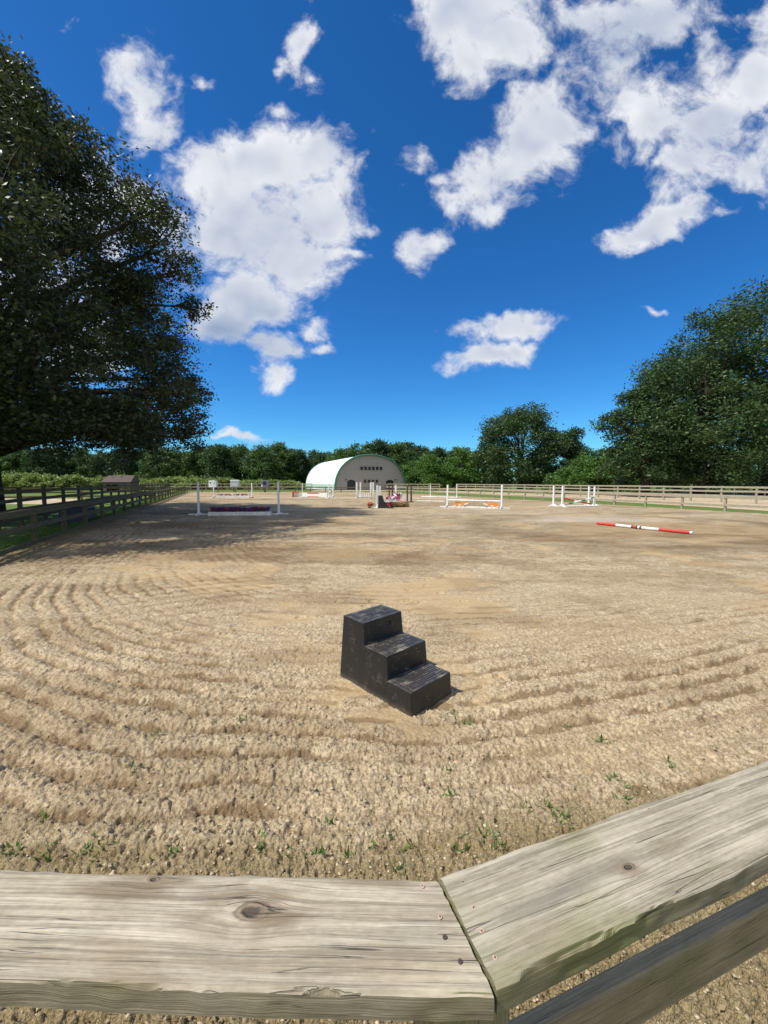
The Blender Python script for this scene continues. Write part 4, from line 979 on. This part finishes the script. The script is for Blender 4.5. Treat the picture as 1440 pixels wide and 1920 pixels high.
mb.build('green_pattern', GREENP, oc)
# gate jump centre
for (x_, y_, lb) in ((-2.85, 41.4, 'white front standard at the left of the hooped gate jump'), (-2.55, 42.6, 'white rear standard at the left of the hooped gate jump'), (-1.38, 41.6, 'white front standard at the right of the hooped gate jump'), (-1.15, 42.7, 'white rear standard at the right of the hooped gate jump')):
    standard(lb, x_, y_, 1.68, foot=.3, pw=.15)
gt = empty('jump_gate', (-2.0, 41.0, 0), .0, 'low white picket gate with dark frame between the centre standards', 'jump gate')
mb = MB()
for i in range(7): mb.box((-.6 + i * .2, 0, .36), (.1, .03, .5 - .08 * abs(math.sin(i * .5))))
mb.build('picket', WHITE, gt); mb = MB(); mb.box((0, .03, .52), (1.5, .03, .05)); mb.box((0, .03, .1), (1.5, .03, .05))
for s in (-1, 1): mb.tube([(s * .78, 0, .02), (s * .9, -.1, .35), (s * .72, 0, .62), (s * .6, .1, .02)], .03, 6)
mb.build('frame', STEEL, gt)
# pile jump in the centre
standard('thick white standard in front of the dark coop, with broad flat foot', -.46, 26.0, 1.50, 0, foot=.42, pw=.13)
standard('white standard just behind the dark coop', -.28, 27.4, 1.45, 0, foot=.3, pw=.13)
standard('white standard right of the pink flowers', .93, 31.0, 1.46, 0, foot=.3, pw=.13)
cp = empty('coop_panel', (.02, 25.95, 0), .05, 'dark blue-black sloping coop panel leaning beside the thick white standard', 'jump filler')
mb = MB(); mb.prism([(-.40, .0), (-.40, .84), (-.12, .84), (-.02, .46), (.22, .34), (.36, .02)], -.12, .12); mb.build('panel', BLACKP, cp)
mb = MB()
for k in range(5): mb.box((-.39 + .0 + .18, -.13, .12 + k * .13), (.34, .012, .018))
mb.build('batten', mat_plain('worn_navy', (.05, .055, .075), .6), cp)
def flower_bunch(label, x, y, z, L, hh, n, mats, seed, rz=0, sc=1.2):
    r_ = empty('flower_bunch', (x, y, z), rz, label, 'flowers'); flowers(r_, -L / 2, L / 2, 0, 0, hh, n, mats, seed, 'blossoms', sc)
    mb = MB(); mb.box((0, 0, .03), (L, .16, .06)); mb.build('planter', WHITE if seed % 2 else MSTEM, r_); return r_
flower_bunch('bunch of red flowers at the foot of the dark coop panel', .42, 25.75, .02, .35, .36, 24, (MPETR,), 12, .3)
flower_bunch('small bunch of orange-red flowers left of the thick white standard', -.88, 26.2, .02, .35, .32, 22, (MPETO, MPETR), 14)
flower_bunch('row of pink flowers on the white box of the centre jump', .62, 27.6, .42, .95, .26, 60, (MPETP, MPETP, WHITE), 15)
flower_bunch('pink and red flowers standing highest beside the leaning striped pole', .98, 28.4, .55, .55, .40, 46, (MPETP, MPETR, WHITE), 17)
wb = empty('white_flower_stand', (.62, 27.55, 0), 0, 'white box stand under the pink flowers', 'jump filler')
mb = MB(); mb.box((0, 0, .36), (1.1, .3, .08)); mb.box((-.42, 0, .16), (.2, .26, .32)); mb.box((.42, 0, .16), (.12, .26, .32)); mb.build('stand', WHITE, wb)
pole('pink and dark striped pole leaning from the flowers down to the sand', (.72, 28.1, .86), (1.52, 26.9, .06), [(.18, WHITE), (.16, NAVY), (.16, WHITE), (.5, mat_plain('pink_paint', (.55, .10, .14), .5))], .06)
pole('thin bare wooden stick leaning left of the thick white standard', (-.62, 26.2, .85), (-.74, 25.9, .02), [(1, MW_RAIL)], .018)
# hay / brush
hb = empty('straw_roll', (1.05, 27.0, 0), .1, 'brown and green brush roll lying under the pink flowers', 'brush filler')
rs = random.Random(4); mb = MB()
for i in range(700):
    a = rs.uniform(-.62, .62); q = rs.uniform(0, 6.28); r_ = .17 * rs.uniform(.6, 1.05); c_ = Vector((a, r_ * math.cos(q), .19 + r_ * math.sin(q))); dv = Vector((rs.gauss(0, 1), rs.gauss(0, .5), rs.gauss(0, .5))).normalized() * .09
    u = Vector((0, .01, .012)); mb.add([c_ - dv - u, c_ + dv - u, c_ + dv + u, c_ - dv + u], [(0, 1, 2, 3)], 0 if rs.random() < .6 else 1)
mb.tube([(-.6, 0, .19), (.6, 0, .19)], .15, 10, 1)
mb.build('brush', [mat_plain('straw', (.34, .22, .09), .9), mat_plain('olive_brush', (.09, .09, .035), .9)], hb)
# cream panel + brown standards
cpn = empty('cream_wall', (1.62, 33.9, 0), .0, 'cream white block wall with faded flower painting, between the brown standards', 'jump wall')
m, t, b = material('cream_wall_paint'); p = coord(t); n = noise(t, p, 5.0, 3); x, y, z = xyz(t, p)
put(t, b.inputs['Base Color'], mix(t, n.ramp(.5, .65) * z.ramp(.1, .45, .8, .0), (.78, .74, .66), (.72, .42, .12))); b.inputs['Roughness'].default_value = .6
mb = MB(); mb.box((0, 0, .32), (1.25, .2, .62), 0, 0, .96); mb.build('wall', m, cpn)
for (x_, y_, lb) in ((.45, 34.6, 'dark brown standard, left one of the left brown pair'), (.72, 33.9, 'dark brown standard, right one of the left brown pair'), (1.97, 33.3, 'dark brown standard, left one of the right brown pair'), (2.30, 33.3, 'dark brown standard, rightmost of all brown standards')):
    standard(lb, x_, y_, 1.42, 0, BROWNP, foot=.3, pw=.13)
for (x0, y0, x1, y1, lb, z_) in ((2.9, 34.5, 5.2, 34.0, 'plain white pole lying on the sand right of the brown standards', .05),):
    pole(lb, (x0, y0, z_), (x1, y1, z_), [(1, WHITE)])

# ------------------------------------------------------------------ three boxes on posts
MBOXW = mat_painted('box_white', (.70, .76, .78), (.4, .42, .42)); MBOXG = mat_plain('box_grey', (.13, .15, .19), .6)
def post_box(label, x, y, kind):
    r_ = empty('post_box', (x, y, -.04), 0, label, 'box on post', 'boxes on posts behind the far fence')
    mb = MB(); mb.box((0, 0, .42), (.14, .14, .86)); mb.build('post', MW_DARK, r_)
    mb = MB(); mb.box((0, 0, .88), (1.5 if kind == 0 else 1.3, .9, .08)); mb.build('platform', MW_DARK if kind else MBOXW, r_)
    col = MBOXG if kind == 2 else MBOXW
    mb = MB(); w2 = .58; arc_ = [(-w2, .92), (-w2, 1.82), (-w2 * .8, 2.0), (w2 * .8, 2.0), (w2, 1.82), (w2, .92)] if kind != 2 else [(-w2, .92), (-w2, 1.6), (-w2 * .75, 1.9), (-w2 * .3, 2.06), (w2 * .3, 2.06), (w2 * .75, 1.9), (w2, 1.6), (w2, .92)]
    mb.prism(arc_, -.4, .4); mb.build('body', col, r_)
    if kind == 0:
        for s in (-1, 1): mb = MB(); mb.box((s * .27, -.41, 1.62), (.28, .03, .16)); mb.build('opening', MDARKG, r_)
    elif kind == 1:
        for k in range(5): mb = MB(); mb.box((-.44 + k * .22, -.42, 1.42), (.04, .04, .9)); mb.build('rib', STEEL, r_)
        mb = MB(); mb.prism([(-.68, 1.9), (-.5, 2.08), (.5, 2.08), (.68, 1.9)], -.5, .5); mb.build('lid', MBOXW, r_)
    else:
        mb = MB(); mb.tube([(0, -.39, 1.55), (0, -.43, 1.55)], .3, 20); mb.build('opening', MDARKG, r_)
        mb = MB(); mb.tube([(0, -.41, 1.55), (0, -.47, 1.55)], .38, 20); 
        mb = MB(); mb.box((-.42, -.42, 1.1), (.22, .04, .3)); mb.build('pale_patch', MBOXW, r_)
    return r_
post_box('white box with two dark openings on a post, leftmost of the three boxes', -28.2, 65.3, 0)
post_box('ribbed white box with a lid on a post, middle of the three boxes', -24.6, 65.3, 1)
post_box('dark grey arched box with a round opening, on a post nearest the barn', -19.6, 65.3, 2)
# blue trough behind the left fence
tr = empty('water_trough', (-13.7, 17.6, -.04), R(113), 'dark blue plastic trough in the shade behind the left arena fence', 'trough')
MTR = mat_plain('blue_plastic', (.015, .028, .08), .45)
mb = MB()
for s in (-1, 1): mb.box((0, s * .42, .3), (1.7, .05, .6)); mb.box((s * .83, 0, .3), (.05, .79, .596))
mb.box((0, 0, .05), (1.6, .78, .06)); mb.build('tub', MTR, tr); mb = MB(); 
for s in (-1, 1): mb.box((0, s * .44, .61), (1.78, .1, .04)); mb.box((s * .84, 0, .61), (.1, .77, .038))
mb.build('rim', MTR, tr)

# ------------------------------------------------------------------ loose clods, seedlings, dead leaves
rng = np.random.default_rng(202)
n = 15000
rad = np.exp(rng.uniform(math.log(.9), math.log(9.5), n)); ang = rng.uniform(R(-60), R(60), n)
cx, cy = rad * np.sin(ang), rad * np.cos(ang)
ok = dist_in(cx, cy) > .03; cx, cy = cx[ok], cy[ok]
hh, rgh, pkd, nea, rdg, lrr, dr_f = sand_fields(cx, cy)
ok = rng.uniform(size=len(cx)) < (rgh * (.35 + .65 * nea)); cx, cy, hh = cx[ok], cy[ok], hh[ok]; n = len(cx)
s = np.clip(rng.lognormal(math.log(.0050), .42, n), .0025, .013)
base = np.array([(1, 0, -.3), (-.5, .87, -.3), (-.5, -.87, -.3), (.6, .5, .5), (-.8, 0, .45), (.4, -.75, .4)])
fc = np.array([(0, 1, 3), (1, 4, 3), (1, 2, 4), (2, 5, 4), (2, 0, 5), (0, 3, 5), (3, 4, 5)])
a = rng.uniform(0, 6.28, n); Vb = base[None] * (1 + rng.uniform(-.4, .4, (n, 6, 3)))
Vr = np.stack([Vb[..., 0] * np.cos(a)[:, None] - Vb[..., 1] * np.sin(a)[:, None], Vb[..., 0] * np.sin(a)[:, None] + Vb[..., 1] * np.cos(a)[:, None], Vb[..., 2] * .7], 2) * s[:, None, None] * np.array((1.2, 1, 1))
Vr += np.stack([cx, cy, hh + .004 + s * .2], 1)[:, None]
F = (fc[None] + np.arange(n)[:, None, None] * 6).reshape(-1, 3)
m, t, b = material('dry_clod'); p = geopos(t)
put(t, b.inputs['Base Color'], mix(t, ((attr(t, 'tint') - .5) * 1.2 + .5).clamp(), (.24, .18, .105), (.50, .42, .29))); b.inputs['Roughness'].default_value = .95; b.inputs['Specular IOR Level'].default_value = .1
o = from_np('sand_clods', Vr.reshape(-1, 3), F, m, fattrs={'tint': np.repeat(rng.uniform(size=n), 7)})
tag(o, 'loose dry clods scattered over the raked sand near the camera', 'clods', kind='stuff')

# seedlings on the raked sand
Ps = []
spots_px = [(250, 1447), (292, 1385), (455, 1362), (848, 1342), (880, 1362), (1065, 1362), (75, 1540), (20, 1602), (155, 1598), (175, 1590), (325, 1605), (200, 1600), (485, 1590), (620, 1545), (695, 1590), (838, 1445), (985, 1515), (870, 1590), (760, 1590), (1040, 1540), (1060, 1535), (930, 1590), (1160, 1470), (1130, 1390), (1260, 1440), (1190, 1480), (745, 1640), (1170, 1500), (540, 1610), (655, 1605), (90, 1600), (915, 1570), (1020, 1520), (845, 1500), (720, 1575), (600, 1600)]
for (x, y) in spots_px:
    u, v = pdir(x, y); q = -1.75 / v; c0 = (u * q, q)
    for k in range(rng.integers(5, 11)): Ps.append((c0[0] + rng.normal() * .022, c0[1] + rng.normal() * .022))
Ps = np.array(Ps); k = dist_in(Ps[:, 0], Ps[:, 1]) > .02; Ps = Ps[k]; hs_ = sand_fields(Ps[:, 0], Ps[:, 1])[0]
Pp = np.column_stack([Ps, hs_ + .008]); V, F = leaf_quads(np.repeat(Pp, 2, 0), .032, rng, .5, .32)
V.reshape(-1, 4, 3)[:, 2, 2] += .018
o = from_np('seedlings', V, F, ML_BUSH, fattrs={'tint': rng.uniform(size=len(F))}); tag(o, 'sparse green seedlings sprouting through the sand', 'seedlings', kind='stuff')
# outside ground: dry grass and dead leaves behind the corner fence
def strip_pts(n, x0, x1, y0, y1):
    q = np.column_stack([rng.uniform(x0, x1, n), rng.uniform(y0, y1, n)]); d_ = dist_in(q[:, 0], q[:, 1]); return q[(d_ < .95 - .5 * rng.uniform(size=n) ** 2) & (d_ > -.6)]
q = strip_pts(90000, -2.2, 4.6, .2, 3.2)
Pq = np.column_stack([q, np.where(dist_in(q[:, 0], q[:, 1]) > 0, sand_fields(q[:, 0], q[:, 1])[0], -.045)]); n = len(Pq)
ang = rng.uniform(0, 6.28, n); lean = rng.uniform(.2, .9, n); L = rng.uniform(.012, .04, n); wd = .0013
dv = np.stack([np.cos(ang) * lean, np.sin(ang) * lean, np.ones(n)], 1) * L[:, None]; sv = np.stack([-np.sin(ang), np.cos(ang), 0 * ang], 1) * wd
V = np.stack([Pq - sv, Pq + sv, Pq + dv + sv * .2, Pq + dv - sv * .2], 1).reshape(-1, 3); F = np.arange(4 * n).reshape(-1, 4)
mg = mat_leaf('dry_grass', (.13, .12, .045), (.34, .29, .16), .7, .2, .2)
o = from_np('dry_grass', V, F, mg, fattrs={'tint': rng.uniform(size=n)}); tag(o, 'short dry grass outside the fence corner', 'grass', kind='stuff')
q = strip_pts(2200, -2.2, 4.6, .2, 3.2); n = len(q)
Pq = np.column_stack([q, np.where(dist_in(q[:, 0], q[:, 1]) > 0, sand_fields(q[:, 0], q[:, 1])[0] + .012, -.03)]); V, F = leaf_quads(Pq, .036, rng, 1.6, .4)
V.reshape(-1, 4, 3)[:, :, 2] = np.maximum(V.reshape(-1, 4, 3)[:, :, 2], Pq[:, 2][:, None] - .004)
o = from_np('leaf_litter', V, F, mat_leaf('dead_leaves', (.22, .15, .08), (.52, .42, .27), .7, .15, .2), fattrs={'tint': rng.uniform(size=n)}); tag(o, 'pale dead leaves lying outside the fence corner', 'leaf litter', kind='stuff')
# grass blades along the left fence foot and grass verge
q = np.column_stack([rng.uniform(0, 1, 26000), rng.normal(size=26000) * .28 + .35]); a0 = Vector(ARENA[8]); a1 = Vector(ARENA[7]); 
e = (a1 - a0); nn_ = Vector((-e.y, e.x)).normalized()
far = q[:, 0] > .35; P0 = np.where(far[:, None], np.array(a1) + (q[:, :1] - .35) / .65 * (np.array((-32.2, 64.0)) - np.array(a1)) * .6, np.array(a0) + q[:, :1] / .35 * np.array(e)) - q[:, 1:2] * np.array((.92, .39)) * 1.0
n = len(P0); Pq = np.column_stack([P0, np.full(n, -.045)]); ang = rng.uniform(0, 6.28, n); lean = rng.uniform(.1, .7, n); L = rng.uniform(.05, .16, n); wd = .006
dv = np.stack([np.cos(ang) * lean, np.sin(ang) * lean, np.ones(n)], 1) * L[:, None]; sv = np.stack([-np.sin(ang), np.cos(ang), 0 * ang], 1) * wd
V = np.stack([Pq - sv, Pq + sv, Pq + dv + sv * .2, Pq + dv - sv * .2], 1).reshape(-1, 3); F = np.arange(4 * n).reshape(-1, 4)
o = from_np('grass_verge', V, F, ML_BUSH, fattrs={'tint': rng.uniform(size=n)}); tag(o, 'green grass growing along the outside of the left arena fence', 'grass', kind='stuff')
